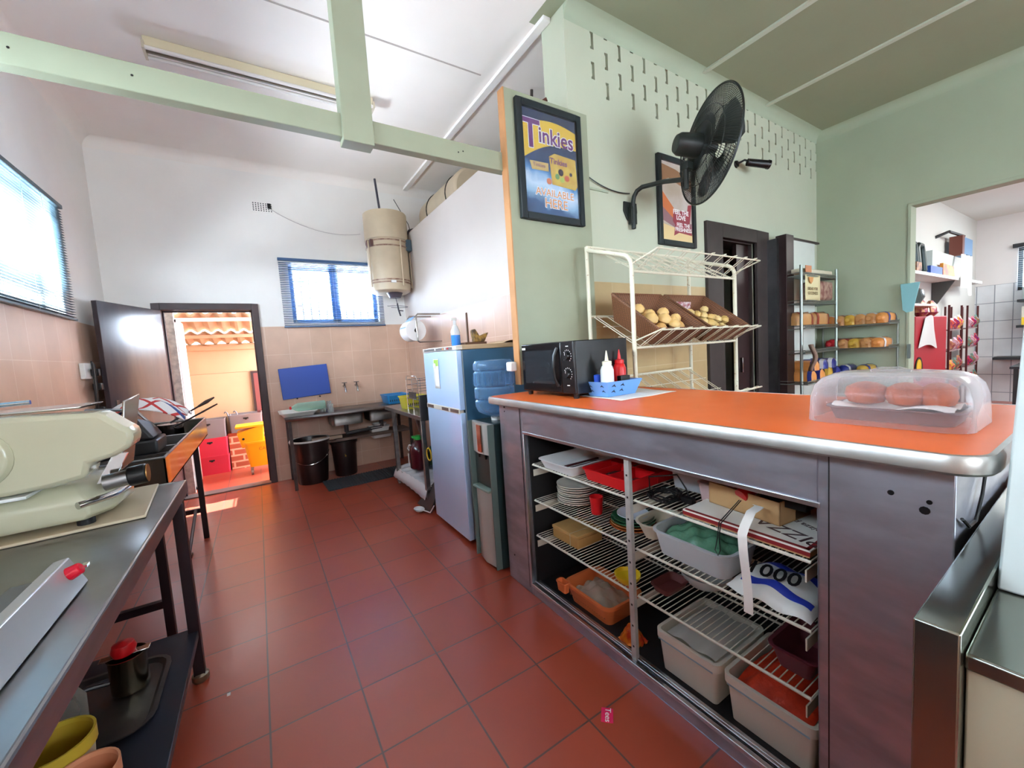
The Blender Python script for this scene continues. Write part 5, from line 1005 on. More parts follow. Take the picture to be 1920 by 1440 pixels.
def basket(name, x0, y0, x1, y1, z, h, m, label):
    t_ = thing(name, label, 'basket', ((x0+x1)/2, (y0+y1)/2, z)); part(B().tub(x0, y0, x1, y1, z, z+h, .02, .004, .03, .008, .012), 'basket_body', m, t_)
    b = B()
    for i in range(9): b.box(x0+.03+(x1-x0-.07)*i/8, y0-.0005+.01, z+.03, x0+.04+(x1-x0-.07)*i/8, y0+.016, z+h-.03)
    part(b, 'slots', mt('slot_shadow', (60, 60, 50), .8), t_)
    return t_
basket('dish_basket', 1.33, 5.05, 1.62, 5.40, zt+.001, .11, mt('sky_blue_plastic', (44, 130, 190), .4), 'sky blue plastic basket at the right end of the sink bench')
# bins and mat
for i, (x, y, r0, r1, h, l) in enumerate(((.43, 5.18, .155, .20, .50, 'large black bin under the left end of the sink bench'), (.80, 5.22, .12, .145, .42, 'smaller black bin right of the large one'))):
    bn = thing('dustbin', l, 'bin', (x, y, 0), group='black bins under the sink bench')
    part(B().lathe([(r0, 0), (r0+.004, .01), (r1, h-.03), (r1+.012, h-.03), (r1+.012, h), (r1, h), (r1-.004, h-.02), (r0-.006, .012)], (x, y, 0), 30, True, True), 'bin_body', mt('brown_black_plastic', (38, 28, 28), .3), bn)
    if i == 0:
        part(B().tube([(x+r1*1.0*math.cos(a), y+r1*math.sin(a), h-.12-.14*math.sin((a+PI+.2)*1.0)) for a in [-PI+.15+(PI-.5)*k/14 for k in range(15)]], .003, 6), 'wire_handle', CHROME, bn)
        part(B().lathe([(r1+.006, h), (r1+.018, h-.01), (r1+.012, h+.006), (r1-.01, h+.004)], (x, y, 0), 30, False, False), 'liner_edge', mt('white_liner', (214, 214, 214), .5), bn)
    else: part(B().box(x-.02, y-.137, .24, x-.005, y-.128, .31), 'latch', mt('brass_latch', (180, 140, 60), .4, .6), bn)
b = B(); b.M = Matrix.Translation((.90, 4.84, .0)) @ Matrix.Rotation(math.radians(1.5), 4, 'Z'); b.box(-.39, -.21, .001, .62, .21, .009)
for i in range(34): b.box(-.385+.03*i, -.21, .009, -.370+.03*i, .21, .014)
single(b, 'rubber_mat', mt('ribbed_grey_rubber', (62, 68, 74), .75), 'ribbed dark grey rubber mat in front of the sink bench', 'mat')
tray('food_container', 'white container standing on the shelf under the sinks', 'container', 1.12, 5.16, 1.36, 5.34, .463, .06, WHITEP, .015); 
single(B().lathe([(.07, 0), (.09, .035), (.085, .035), (.06, .005)], (1.25, 5.25, .525), 20), 'bowl', mt('white_bowl', (222, 222, 218), .4), 'white bowl stacked on the container under the sinks', 'bowl')
tray('food_container', 'low white container under the right sink near the floor shelf', 'container', 1.14, 5.17, 1.38, 5.36, .38, .04, WHITEP, .01)
single(B().box(.45, 5.13, .463, .78, 5.20, .50), 'folded_carton', mt('beige_carton', (170, 148, 130), .7), 'flat beige carton on the shelf behind the bins', 'carton', bevel=.003)

# side steel table along the partition
st = thing('steel_side_table', 'stainless steel side table with low shelf beside the fridge', 'table', (1.47, 4.0, 0))
part(B().box(1.17, 3.42, .80, 1.76, 4.60, .84), 'table_top', STEEL, st, bevel=.003)
part(B().box(1.17, 3.405, .80, 1.76, 3.42, 1.03), 'end_splash', STEELD, st, bevel=.002)
for x, y in ((1.20, 4.36), (1.20, 3.46), (1.73, 4.36), (1.73, 3.46)): part(B().box(x-.02, y-.02, .02, x+.02, y+.02, .80).cyl((x, y, 0), (x, y, .02), .018, seg=10), 'leg', STEEL, st, bevel=.002)
for y, s in ((4.36, 1), (3.46, 1), (3.46, -1)): part(B().prism([(y, .80), (y+.16*s if y > 4 else y+.14, .80), (y+.02, .66), (y, .62)] if s > 0 and y < 4 else [(y, .80), (y-.16, .80), (y-.02, .64), (y, .60)] if y > 4 else [(y, .8), (y+.1, .8), (y+.02, .7)], 1.178, 1.183, 'yz'), 'corner_gusset', STEEL, st)
part(B().box(1.19, 3.44, .13, 1.74, 4.40, .16), 'low_shelf', STEELD, st)
part(B().tube([(1.72, 4.36, .44), (1.72, 3.46, .44)], .012, 8), 'side_rail', STEELD, st)
single(B().grid(lambda u, v: (1.155+.56*u, 3.44+.98*v, .175+.012*math.sin(v*46+u*5)*(.3+u)+.01*math.sin(12*u+4*v)-(.0 if u > .06 else (.06-u)*1.6)), 26, 70), 'shelf_cloth', mt('crumpled_white_cloth', (226, 228, 232), .85), 'crumpled white cloth covering the low shelf of the side table', 'cloth', solid=.004)
jb = thing('juice_bottle', 'five litre dark red juice bottle with bright green cap on the cloth', 'bottle', (1.35, 4.08, .20))
part(B().lathe([(.085, 0), (.098, .015), (.098, .19), (.085, .235), (.045, .28), (.03, .295), (.03, .31)], (1.35, 4.08, .20), 24, sx=1, sy=1.1), 'bottle_body', mt('dark_red_juice', (78, 22, 34), .15), jb)
part(B().lathe([(.034, 0), (.034, .04), (.02, .045)], (1.35, 4.08, .505), 18).box(1.31, 4.10, .515, 1.345, 4.17, .535), 'cap', mt('bright_green_cap', (52, 190, 84), .4), jb)
part(B().tube([(1.29, 4.16, .36), (1.26, 4.17, .41), (1.27, 4.14, .45), (1.30, 4.12, .44)], .006, 6).box(1.252, 4.13, .235, 1.256, 4.15, .36), 'white_handle_marks', M_WT, jb)
single(B().box(1.42, 4.22, .20, 1.6, 4.38, .34), 'wrapped_packet', mt('mauve_wrap', (160, 140, 140), .6, var=.2, vs=10), 'mauve wrapped packet behind the juice bottle', 'packet', bevel=.02)
single(B().lathe([(.10, 0), (.12, .2), (.11, .26)], (1.60, 3.85, .20), 20), 'blue_tub', mt('deep_blue_plastic', (40, 60, 140), .4), 'deep blue tub at the back of the low shelf', 'tub')
single(B().lathe([(.04, 0), (.04, .12), (.015, .14), (.015, .16)], (1.42, 4.30, .45), 14).cyl((1.42, 4.30, .61), (1.40, 4.33, .63), .008, seg=8) if False else B().lathe([(.04, 0), (.045, .10), (.015, .16), (.015, .20)], (1.50, 4.12, .20), 14), 'spray_bottle', mt('green_spray', (70, 110, 80), .3), 'small green bottle behind the red juice bottle', 'bottle')
basket('dish_basket', 1.22, 3.98, 1.46, 4.22, .842, .13, mt('olive_yellow_plastic', (196, 186, 60), .4), 'olive yellow plastic basket on the side table')
dr = thing('dish_rack', 'chrome wire dish rack standing by the olive yellow basket', 'rack', (1.35, 3.72, .842))
b = B()
for z in (.05, .13, .21, .26, .31): b.tube([(1.22, 3.56, .842+z), (1.50, 3.56, .842+z), (1.50, 3.90, .842+z), (1.22, 3.90, .842+z)], .003, 6, closed=True)
for x, y in ((1.22, 3.56), (1.50, 3.56), (1.50, 3.90), (1.22, 3.90), (1.22, 3.73), (1.36, 3.90), (1.36, 3.56)): b.cyl((x, y, .842), (x, y, .842+.31), .004, seg=6)
b.tube([(1.22, 3.56, 1.152), (1.22, 3.60, 1.19), (1.22, 3.86, 1.19), (1.22, 3.90, 1.152)], .004, 6)
part(b, 'wire_frame', CHROME, dr)
part(B().box(1.205, 3.60, .842+.14, 1.212, 3.80, .842+.20), 'cutlery_holder', STEELD, dr)
single(B().lathe([(.03, 0), (.035, .10), (.033, .10), (.028, .005)], (1.30, 4.30, .842), 16), 'drinking_glass', M_GL, 'glass standing between the two coloured baskets', 'glass')

# paper towel holder
ph = thing('towel_holder', 'bent chrome pipe paper roll holder on the partition tiles', 'holder', (1.7, 4.2, 1.5))
part(B().tube([(1.79, 4.28, 1.835), (1.53, 4.28, 1.835), (1.51, 4.28, 1.815), (1.51, 4.28, 1.60), (1.51, 4.28, 1.545), (1.53, 4.28, 1.53), (1.79, 4.28, 1.53)], .009, 8).tube([(1.79, 4.56, 1.835), (1.53, 4.56, 1.835), (1.51, 4.56, 1.815), (1.51, 4.56, 1.66)], .009, 8).cyl((1.51, 4.28, 1.66), (1.51, 4.58, 1.66), .01, seg=8), 'bent_pipe', mt('worn_chrome', (176, 172, 170), .25, 1), ph)
pr_ = thing('paper_roll', 'white paper towel roll with blue paper draped over the chrome holder', 'paper roll', (1.51, 4.43, 1.55))
b = B(); b.M = Matrix.Translation((1.51, 4.31, 1.66)) @ Matrix.Rotation(-PI/2, 4, 'X'); b.lathe([(.02, 0), (.115, 0), (.115, .22), (.02, .22), (.02, 0)], (0, 0, 0), 30, False, False); part(b, 'roll', mt('soft_white_paper', (236, 234, 234), .8), pr_)
part(B().grid(lambda u, v: (1.392+.12*v, 4.32+.20*u, 1.69+.125*v), 4, 4), 'blue_sheet', mt('blue_paper', (120, 160, 206), .6), pr_, solid=.002)

# fridge
fg = thing('fridge', 'tall blue two door fridge freezer standing against the partition', 'fridge', (1.47, 2.87, 0))
M_FB = mt('steel_blue_door', (182, 212, 248), .22, 0, coat=.7); M_FSd = mt('petrol_blue_side', (58, 98, 128), .36)
part(B().box(1.205, 2.54, .03, 1.77, 3.19, 1.395), 'cabinet', M_FSd, fg, bevel=.004)
part(B().box(1.16, 2.545, .975, 1.202, 3.185, 1.395), 'freezer_door', M_FB, fg, bevel=.005)
part(B().box(1.16, 2.545, .03, 1.202, 3.185, .955), 'main_door', M_FB, fg, bevel=.005)
part(B().box(1.155, 2.55, .948, 1.19, 3.18, .985), 'handle_strip', mt('cream_handle_strip', (206, 200, 190), .4), fg, bevel=.003)
for y0, y1 in ((2.56, 2.70), (2.74, 2.86), (3.03, 3.16)): part(B().box(1.1525, y0, .955, 1.156, y1, .978), 'grip_inset', mt('brown_inset', (96, 78, 72), .4), fg)
part(B().box(1.158, 2.54, 1.397, 1.21, 3.19, 1.425), 'control_panel', mt('cream_panel', (214, 208, 198), .4), fg, bevel=.003)
part(B().box(1.156, 2.60, 1.402, 1.159, 3.15, 1.421), 'grey_display', mt('grey_display', (110, 108, 110), .4), fg)
for y, m_ in ((2.66, RED), (2.71, M_WT), (2.75, ORG), (2.9, M_WT)): part(B().box(1.154, y, 1.406, 1.157, y+.022, 1.417), 'indicator', m_, fg)
part(B().box(1.205, 2.54, 1.397, 1.785, 3.20, 1.430), 'top_board', mt('tan_worktop', (196, 168, 134), .5, var=.1), fg, bevel=.003)
part(B().box(1.200, 2.538, .04, 1.206, 2.542, 1.39), 'door_seal', mt('pale_seal', (140, 150, 150), .6), fg)
pn = thing('paper_note', 'white paper note with green print held on the freezer door', 'note', (1.158, 2.9, 1.13))
part(B().grid(lambda u, v: (1.156-.003*math.sin(PI*v), 2.865+.10*u, 1.115+.225*v), 3, 8), 'sheet', PAPER, pn, solid=.001)
part(B().box(1.1535, 2.87, 1.275, 1.1555, 2.955, 1.335), 'green_print', mt('lime_print', (160, 200, 90), .6), pn)
single(B().cyl((1.1525, 2.935, 1.29), (1.146, 2.935, 1.29), .02, .018, 16), 'fridge_magnet', WHITEP, 'white round magnet holding the paper note', 'magnet')
sbm = thing('spray_bottle', 'clear and blue pump bottle standing on the fridge', 'bottle', (1.33, 2.9, 1.431))
part(B().lathe([(.033, 0), (.036, .01), (.036, .085)], (1.33, 2.90, 1.431), 18), 'blue_liquid', mt('blue_liquid', (60, 130, 220), .2), sbm)
part(B().lathe([(.036, .086), (.036, .11), (.02, .155), (.012, .165), (.012, .20)], (1.33, 2.90, 1.431), 18), 'bottle_top', glass('clear_bottle', (220, 226, 230), .1, .45), sbm)
part(B().box(1.30, 2.892, 1.631, 1.345, 2.908, 1.65), 'pump', WHITEP, sbm)
single(B().box(1.37, 2.82, 1.431, 1.56, 2.96, 1.455).box(1.425, 2.88, 1.455, 1.437, 2.90, 1.69), 'paper_spike', mt('dark_wood_block', (96, 66, 48), .6), 'dark wooden base with upright rod on the fridge', 'holder', bevel=.003)
b = B().prism([(1.47, 1.456), (1.56, 1.456), (1.60, 1.53), (1.52, 1.50), (1.48, 1.56), (1.455, 1.55)], 2.85, 2.90, 'xz'); single(b, 'ornament', mt('yellow_brown', (176, 140, 70), .5, col2=(70, 56, 48), vs=30), 'small yellow brown ornament beside the upright rod', 'ornament', bevel=.006)
single(B().grid(lambda u, v: (1.58+.17*u, 2.60+.3*v, 1.432+.02*math.sin(PI*u)), 6, 3), 'paper_scrap', mt('tan_paper', (190, 160, 130), .8), 'curled tan paper at the back of the fridge top', 'paper', solid=.001)
# board and spoon by the fridge
single(B().hexa([(1.14, 3.30, .002), (1.165, 3.30, .002), (1.165, 3.62, .002), (1.14, 3.62, .002), (1.265, 3.285, .26), (1.28, 3.285, .26), (1.28, 3.40, .26), (1.265, 3.40, .26)]), 'leaning_tray', mt('dark_tray_edge', (64, 58, 60), .4, .4), 'dark thin tray leaning between the fridge and the side table', 'tray', bevel=.002)
b = B(); b.lathe([(.001, .0), (.03, .004), (.045, .022), (.043, .022), (.028, .008), (.001, .006)], (1.09, 3.42, 0.001), 20, sx=1.0, sy=1.6); b.tube([(1.11, 3.36, .022), (1.13, 3.25, .03), (1.15, 3.20, .10)], .005, 6)
single(b, 'serving_ladle', mt('white_enamel', (222, 224, 226), .3), 'white serving ladle lying on the floor at the fridge corner', 'ladle')
single(B().cyl((1.215, 3.24, .24), (1.215, 3.29, .24), .03, seg=16) if False else B().tube([(1.21+.0*i, 3.385+.055*math.sin(i*.5), .50+.055*math.cos(i*.5)) for i in range(13)], .006, 6), 'yellow_ring', mt('yellow_plastic2', (226, 196, 50), .5), 'yellow ring hanging between side table and fridge', 'ring')

# water cooler
wc = thing('water_cooler', 'floor standing silver and black water cooler in front of the fridge', 'water cooler', (1.29, 2.24, 0))
YA, YB = 2.105, 2.37
def cfr(z, bul=.018): return [(1.165, YB, z), (1.148-bul*.3, YB-.03, z), (1.145-bul, (YA+YB)/2, z), (1.148-bul*.3, YA+.03, z), (1.165, YA, z)]
part(B().box(1.165, YA, .01, 1.375, YB, .93), 'black_shell', mt('cooler_black', (36, 52, 54), .35), wc, bevel=.006)
b = B().loft([cfr(.02)+[(1.17, YA, .02), (1.17, YB, .02)][:0] + [(1.168, YA, .02), (1.168, YB, .02)], cfr(.50)+[(1.168, YA, .50), (1.168, YB, .50)]]); part(b, 'lower_panel', mt('silver_grey_plastic', (186, 184, 176), .35, .2), wc)
b = B().loft([cfr(.735)+[(1.168, YA, .735), (1.168, YB, .735)], cfr(.93)+[(1.168, YA, .93), (1.168, YB, .93)]]); part(b, 'upper_panel', mt('silver_plastic', (190, 184, 178), .3, .3), wc)
b = B().box(1.158, YA+.03, .52, 1.166, YB-.03, .73); part(b, 'dispensing_recess', mt('recess_dark_green', (38, 50, 48), .3), wc)
part(B().box(1.118, YA+.03, .50, 1.165, YB-.03, .515), 'drip_tray', mt('drip_tray_grey', (130, 150, 140), .4), wc, bevel=.003)
for y in (YA+.09, YB-.09): part(B().cyl((1.15, y, .735), (1.15, y, .70), .009, .006, 10).cyl((1.14, y, .725), (1.16, y, .725), .012, seg=10), 'tap', BLACKP, wc)
part(B().box(1.120, 2.19, .75, 1.126, 2.24, .92), 'glossy_strip', mt('glossy_copper_strip', (140, 84, 60), .1, .8), wc)
part(B().box(1.126, YA-.004, .02, 1.166, YA+.004, .93).box(1.126, YB-.004, .02, 1.166, YB+.004, .93), 'edge_trim', mt('grey_green_trim', (96, 112, 108), .4), wc)
wbj = thing('water_carboy', 'large blue ribbed water bottle upside down on the cooler', 'water bottle', (1.305, 2.25, .93))
pf = [(.03, .932), (.035, .955), (.09, .975), (.118, .995), (.13, 1.03), (.13, 1.06), (.122, 1.07), (.13, 1.08), (.13, 1.14), (.122, 1.15), (.13, 1.16), (.13, 1.24), (.122, 1.25), (.13, 1.26), (.13, 1.295), (.118, 1.315), (.07, 1.32)]
part(B().lathe([(r, z) for r, z in pf], (1.272, 2.24, 0), 36), 'bottle_body', glass('blue_carboy_plastic', (120, 165, 205), .08, .22), wbj)
part(B().lathe([(.034, .931), (.036, .95), (.034, .955)], (1.272, 2.24, 0), 20), 'neck_ring', WHITEP, wbj)
b = B()
for i in range(20):
    a = 2*PI*i/20; x = 1.272+.131*math.cos(a); y = 2.24+.131*math.sin(a); b.cyl((x, y, 1.165), (x, y, 1.235), .004, seg=5)
part(b, 'ribs', MATS['blue_carboy_plastic'], wbj)
single(B().box(1.255, 2.0, 1.245, 1.30, 2.055, 1.30), 'wall_socket', WHITEP, 'white plug seen between the water bottle and the microwave', 'plug', bevel=.008)

# ------------------------------------------------------------- yard contents
def crate(x, y, z, m, label, g):
    t_ = thing('bottle_crate', label, 'crate', (x, y, z), group=g)
    part(B().tub(x-.19, y-.15, x+.19, y+.15, z, z+.24, .008, .01, .02, .004, .02), 'crate_body', m, t_)
    part(B().box(x-.03, y-.152, z+.175, x+.03, y-.145, z+.195).box(x-.012, y-.152, z+.165, x+.012, y-.145, z+.176), 'hand_slot', BLACKP, t_)
M_PK = mt('red_pink_crate', (196, 44, 70), .5); M_GC = mt('grey_crate', (116, 112, 116), .5)
crate(-.62, 6.68, .0, M_PK, 'red bottle crate at the bottom of the yard stack', 'crates in the yard'); crate(-.62, 6.68, .24, M_PK, 'red bottle crate in the middle of the yard stack', 'crates in the yard')
crate(-.62, 6.68, .48, M_GC, 'grey bottle crate topping the red crates', 'crates in the yard'); crate(-.20, 6.72, .505, M_GC, 'grey bottle crate on the low brick wall', 'crates in the yard')
M_BR = tiled('red_face_brick', 'XZ', (-.5, .02), .23, .085, (176, 96, 66), (160, 84, 58), (222, 180, 150), .012, rough=.8, brick=.5, bump=.6, var=.1)
single(B().box(-.42, 6.62, 0, .9, 6.89, .50), 'brick_planter', M_BR, 'low red brick wall along the yard', 'brick wall')
for x, l in ((-.36, 'left'), (-.26, 'right')): single(B().tube([(x, 6.60, .50), (x-.04, 6.62, .78), (x-.06, 6.62, .80), (x-.075, 6.62, .78)], .009, 8), 'steel_hook', mt('grey_hook', (110, 110, 116), .4, .5), 'grey hooked rod in front of the yard crates, the %s one' % l, 'hook', 'hooked rods in the yard')
mb = thing('mop_bucket', 'bright yellow wheeled mop bucket with wringer and caution marking', 'mop bucket', (-.05, 6.25, 0))
M_YB = mt('bright_yellow_plastic', (232, 168, 20), .4)
part(B().tub(-.24, 6.05, .16, 6.36, .10, .43, .045, .006, .05, .012, .02), 'bucket_body', M_YB, mb)
part(B().hexa([(-.26, 6.07, .36), (-.02, 6.07, .40), (-.02, 6.30, .40), (-.26, 6.30, .36), (-.30, 6.05, .56), (.0, 6.05, .64), (.0, 6.32, .64), (-.30, 6.32, .56)]), 'wringer', M_YB, mb, bevel=.012)
part(B().box(-.31, 6.04, .615, .01, 6.33, .645), 'wringer_rim', M_YB, mb, bevel=.006)
part(B().cyl((-.235, 6.064, .48), (-.235, 6.045, .48), .014, seg=10), 'pivot_bolt', BLACKP, mb)
text('CAUTION', 'lettering', .055, mt('brown_print', (120, 84, 20), .6), mb, plane_m((.04, 6.042, .33), (1, 0, 0), (0, 0, 1)))
part(B().prism([(0, .17), (.11, .17), (.055, .28)], 6.060, 6.064, 'xz').prism([(.012, .178), (.098, .178), (.055, .265)], 6.058, 6.0605, 'xz'), 'warning_triangle', mt('ochre_print', (196, 140, 20), .6), mb)
for x in (-.18, .10):
    for y in (6.11, 6.30): part(B().cyl((x-.012, y, .03), (x+.012, y, .03), .03, seg=16).box(x-.016, y-.01, .04, x+.016, y+.01, .10), 'castor', mt('grey_castor', (120, 110, 104), .5), mb)
single(B().cyl((-.02, 6.42, .5) if False else (.02, 6.20, .44), (.10, 6.5, 1.25), .012, seg=10), 'mop', mt('white_mop_pole', (224, 222, 220), .5), 'white mop pole leaning out of the yellow bucket', 'mop')
fd = thing('notice_board', 'dark brown framed board against the far yard wall', 'board', (.05, 6.88, .6)); part(B().box(-.09, 6.86, .50, .55, 6.895, 1.32), 'frame', DARKWOOD, fd); part(B().box(-.06, 6.855, .53, .52, 6.862, 1.29), 'face', mt('maroon_face', (110, 60, 60), .5), fd)
single(B().tube(sag((-.75, 6.88, 1.78), (.15, 6.88, 1.86), .13, 14), .004, 5), 'slack_wire', mt('slack_wire_brown', (150, 110, 80), .6), 'slack brown wire strung across the far yard wall', 'wire')
gt = thing('security_gate', 'white slatted security gate folded open outside the back door', 'gate', (-.70, 5.9, 0))
part(B().box(-.735, 5.72, .03, -.705, 5.75, 1.95).box(-.735, 6.22, .03, -.705, 6.25, 1.95).box(-.735, 5.72, 1.92, -.705, 6.25, 1.95).box(-.735, 5.72, .03, -.705, 6.25, .06), 'gate_frame', mt('white_gate_paint', (236, 236, 238), .5), gt)
for i in range(9): part(B().cyl((-.72, 5.78+.052*i, .05), (-.72, 5.78+.052*i, 1.93), .006, seg=6), 'gate_bar', MATS['white_gate_paint'], gt)
# ================================================================= left foreground: steel table, trough, machines
wt = thing('steel_work_table', 'long stainless steel work table along the left wall in the foreground', 'table', (-.75, 1.3, 0))
TX, TY1, TZ = -.317, 2.29, .88
part(B().box(-1.185, .1, TZ-.004, TX, TY1, TZ), 'table_top', STEEL, wt)
part(B().box(TX-.003, .1, TZ-.05, TX+.001, TY1, TZ).box(-1.185, TY1-.003, TZ-.05, TX, TY1+.001, TZ), 'front_apron', STEEL, wt, bevel=.001)
part(B().tube([(TX-.004, .1, TZ-.001), (TX-.004, TY1-.004, TZ-.001), (-1.185, TY1-.004, TZ-.001)], .0055, 8), 'rolled_edge', STEEL, wt)
part(B().box(-1.192, .1, TZ, -1.18, TY1, TZ+.09), 'back_splash', STEEL, wt)
M_DL = mt('maroon_black_leg_paint', (44, 30, 36), .4, .2, var=.2)
for x, y in ((-.345, 2.20), (-1.15, 2.20), (-.345, .2), (-1.15, .2)):
    lg = part(B().box(x-.02, y-.02, .03, x+.02, y+.02, TZ-.05), 'leg', M_DL, wt, bevel=.002)
    part(B().lathe([(.026, 0), (.032, .008), (.032, .03), (.024, .038)], (x, y, 0), 16), 'foot', mt('brass_grey_foot', (150, 140, 120), .3, .8), lg)
part(B().box(-1.17, .15, .205, -.33, 2.22, .235), 'low_shelf', mt('blue_black_shelf', (34, 38, 50), .4), wt, bevel=.003)
part(B().box(-1.15, 2.185, TZ-.09, -.36, 2.215, TZ-.05), 'end_rail', M_DL, wt)
ZS = .236
tray('steel_tray', 'rounded stainless serving tray on the low shelf of the foreground table', 'tray', -.86, 1.66, -.40, 2.06, ZS, .018, STEELD, .012, r=.07, th=.006)
pt2 = thing('steel_pot', 'small tall stainless pot holding a red knob topped lid on the serving tray', 'pot', (-.50, 1.93, ZS+.006))
part(B().lathe([(.048, 0), (.052, .005), (.052, .125), (.055, .13), (.051, .13), (.048, .012), (.0005, .008)], (-.495, 1.925, ZS+.006), 26, True, False), 'pot_body', mt('tarnished_pot', (150, 140, 118), .22, 1, var=.3, vs=10), pt2)
part(B().tube([(-.548, 1.925, ZS+.05), (-.60, 1.92, ZS+.06), (-.66, 1.90, ZS+.055)], .008, 8), 'pot_handle', STEELD, pt2)
rk2 = thing('bottle_opener', 'red knob with chrome wings resting in the small pot', 'opener', (-.495, 1.92, ZS+.12))
part(B().lathe([(.001, 0), (.030, .012), (.036, .03), (.030, .05), (.001, .058)], (-.50, 1.92, ZS+.13), 20, False, False), 'red_knob', RED, rk2)
part(B().box(-.565, 1.905, ZS+.137, -.43, 1.935, ZS+.143), 'chrome_wings', CHROME, rk2, bevel=.002)
jg = thing('glass_jar', 'clear glass jar beside the small pot on the low shelf', 'jar', (-.62, 1.78, ZS)); part(B().lathe([(.045, 0), (.05, .01), (.05, .10), (.035, .13), (.035, .15)], (-.62, 1.80, ZS+.007), 20), 'jar_body', glass('clear_jar', (190, 190, 180), .06, .25), jg)
def bucket(x, y, z, r, h, m, mr, label, mi):
    t_ = thing('plastic_bucket', label, 'bucket', (x, y, z), group='buckets on the low shelf')
    part(B().lathe([(r*.82, 0), (r*.97, h-.03), (r*.96, h-.02), (r*.80, .006), (.0005, .005)], (x, y, z), 32, True, False), 'bucket_body', m, t_)
    part(B().lathe([(r*.96, h-.035), (r*1.04, h-.035), (r*1.04, h), (r*.97, h), (r*.95, h-.03)], (x, y, z), 32, False, False), 'rim', mr, t_)
    part(B().lathe([(r*.80, .03), (r*.962, h-.012)], (x, y, z), 32, True, False), 'lining', mi, t_)
bucket(-.540, 1.475, ZS, .078, .20, mt('off_white_bucket', (206, 200, 170), .4), mt('mustard_rim', (206, 178, 60), .4), 'off white bucket with a mustard yellow rim', mt('mustard_inside', (196, 164, 50), .5))
bucket(-.455, 1.35, ZS, .066, .172, mt('orange_red_bucket', (226, 84, 40), .4), mt('peach_rim', (230, 160, 120), .4), 'orange bucket nearest the table front edge', mt('peach_inside', (214, 140, 100), .5))
# cutting board, slicer, sealer
b = B(); b.M = Matrix.Translation((-.60, 1.88, TZ)) @ Matrix.Rotation(math.radians(5), 4, 'Z'); b.box(-.40, -.10, .001, .225, .385, .011); single(b, 'cutting_board', mt('beige_board', (206, 192, 164), .5, var=.05), 'large beige cutting board under the bread slicer', 'cutting board', bevel=.004)
sl = thing('meat_slicer', 'big pale green enamel slicing machine on the foreground steel table', 'slicer', (-.75, 1.7, TZ))
M_SLC = mt('pale_olive_enamel', (198, 196, 168), .22, coat=.4, var=.05, vs=4)
zb = TZ+.012
def L2(pts, z): return [(x, y, z) for x, y in pts]
foot = [(-.98, 1.78), (-.50, 1.80), (-.45, 1.88), (-.44, 2.05), (-.48, 2.14), (-.98, 2.14)]
for fx_, fy_ in ((-.90, 1.84), (-.52, 1.84), (-.52, 2.08), (-.90, 2.08)): part(B().cyl((fx_, fy_, zb), (fx_, fy_, zb+.022), .022, seg=14), 'rubber_foot', RUBBER, sl)
def sc(f, k): cx_, cy_ = -.70, 1.98; return [(cx_+(x-cx_)*k, cy_+(y-cy_)*k) for x, y in f]
part(B().loft([L2(sc(foot, .93), zb+.018), L2(foot, zb+.035), L2(foot, zb+.085), L2(sc(foot, .9), zb+.115), L2(sc(foot, .78), zb+.135)]), 'base', M_SLC, sl, bevel=.006)
# tall body plate facing the room
bp = [(-.98, 1.04), (-.64, 1.04), (-.555, 1.045), (-.475, 1.06), (-.465, 1.10), (-.406, 1.113), (-.364, 1.138), (-.358, 1.167), (-.359, 1.191), (-.377, 1.205), (-.427, 1.256), (-.627, 1.266), (-.98, 1.266)]
part(B().prism(bp, 1.73, 1.86, 'xz'), 'blade_housing', M_SLC, sl, bevel=.014)
part(B().cyl((-.70, 1.73, 1.155), (-.70, 1.712, 1.155), .09, .078, 36), 'blade_cover', M_SLC, sl, bevel=.004)
part(B().hexa([(-.99, 1.84, 1.268), (-.50, 1.84, 1.268), (-.50, 2.06, 1.268), (-.99, 2.06, 1.268), (-.99, 1.84, 1.276), (-.49, 1.84, 1.276), (-.49, 2.06, 1.276), (-.99, 2.06, 1.276)]), 'carriage_table', mt('polished_plate', (196, 194, 186), .2, .9), sl, bevel=.003)
part(B().hexa([(-.452, 1.96, 1.03), (-.444, 1.96, 1.03), (-.444, 2.12, 1.03), (-.452, 2.12, 1.03), (-.42, 1.96, 1.275), (-.412, 1.96, 1.275), (-.404, 2.14, 1.29), (-.412, 2.14, 1.29)]), 'gauge_plate', mt('polished_plate2', (190, 188, 180), .2, .9), sl, bevel=.003)
part(B().cyl((-.90, 1.90, 1.292), (-.62, 1.90, 1.300), .007, seg=10).cyl((-.90, 1.90, 1.292), (-.84, 1.90, 1.294), .013, seg=12), 'push_rod', CHROME, sl)
part(B().cyl((-.46, 1.82, 1.018), (-.40, 1.82, 1.025), .026, .026, 18), 'dial_stem', STEEL, sl)
part(B().cyl((-.40, 1.82, 1.025), (-.352, 1.82, 1.03), .033, .033, 24), 'control_knob', BLACKP, sl, bevel=.004)
part(B().cyl((-.352, 1.82, 1.03), (-.349, 1.82, 1.03), .030, .030, 24), 'knob_ring', mt('gold_ring', (170, 130, 80), .3, .8), sl)
part(B().tube([(-.52, 1.79, .965), (-.45, 1.86, .968), (-.432, 1.98, .972), (-.43, 2.06, .975)], .012, 10).cyl((-.43, 2.0, .975), (-.428, 2.12, .98), .017, seg=12), 'guide_rail', CHROME, sl)
part(B().prism([(-.49, 1.01), (-.45, 1.01), (-.405, 1.10), (-.44, 1.105)], 1.865, 1.885, 'xz'), 'steel_wing', CHROME, sl)
part(B().box(-.95, 1.72, 1.026, -.60, 1.88, 1.036), 'slice_tray', mt('glossy_white_tray', (226, 232, 230), .12), sl, bevel=.003)
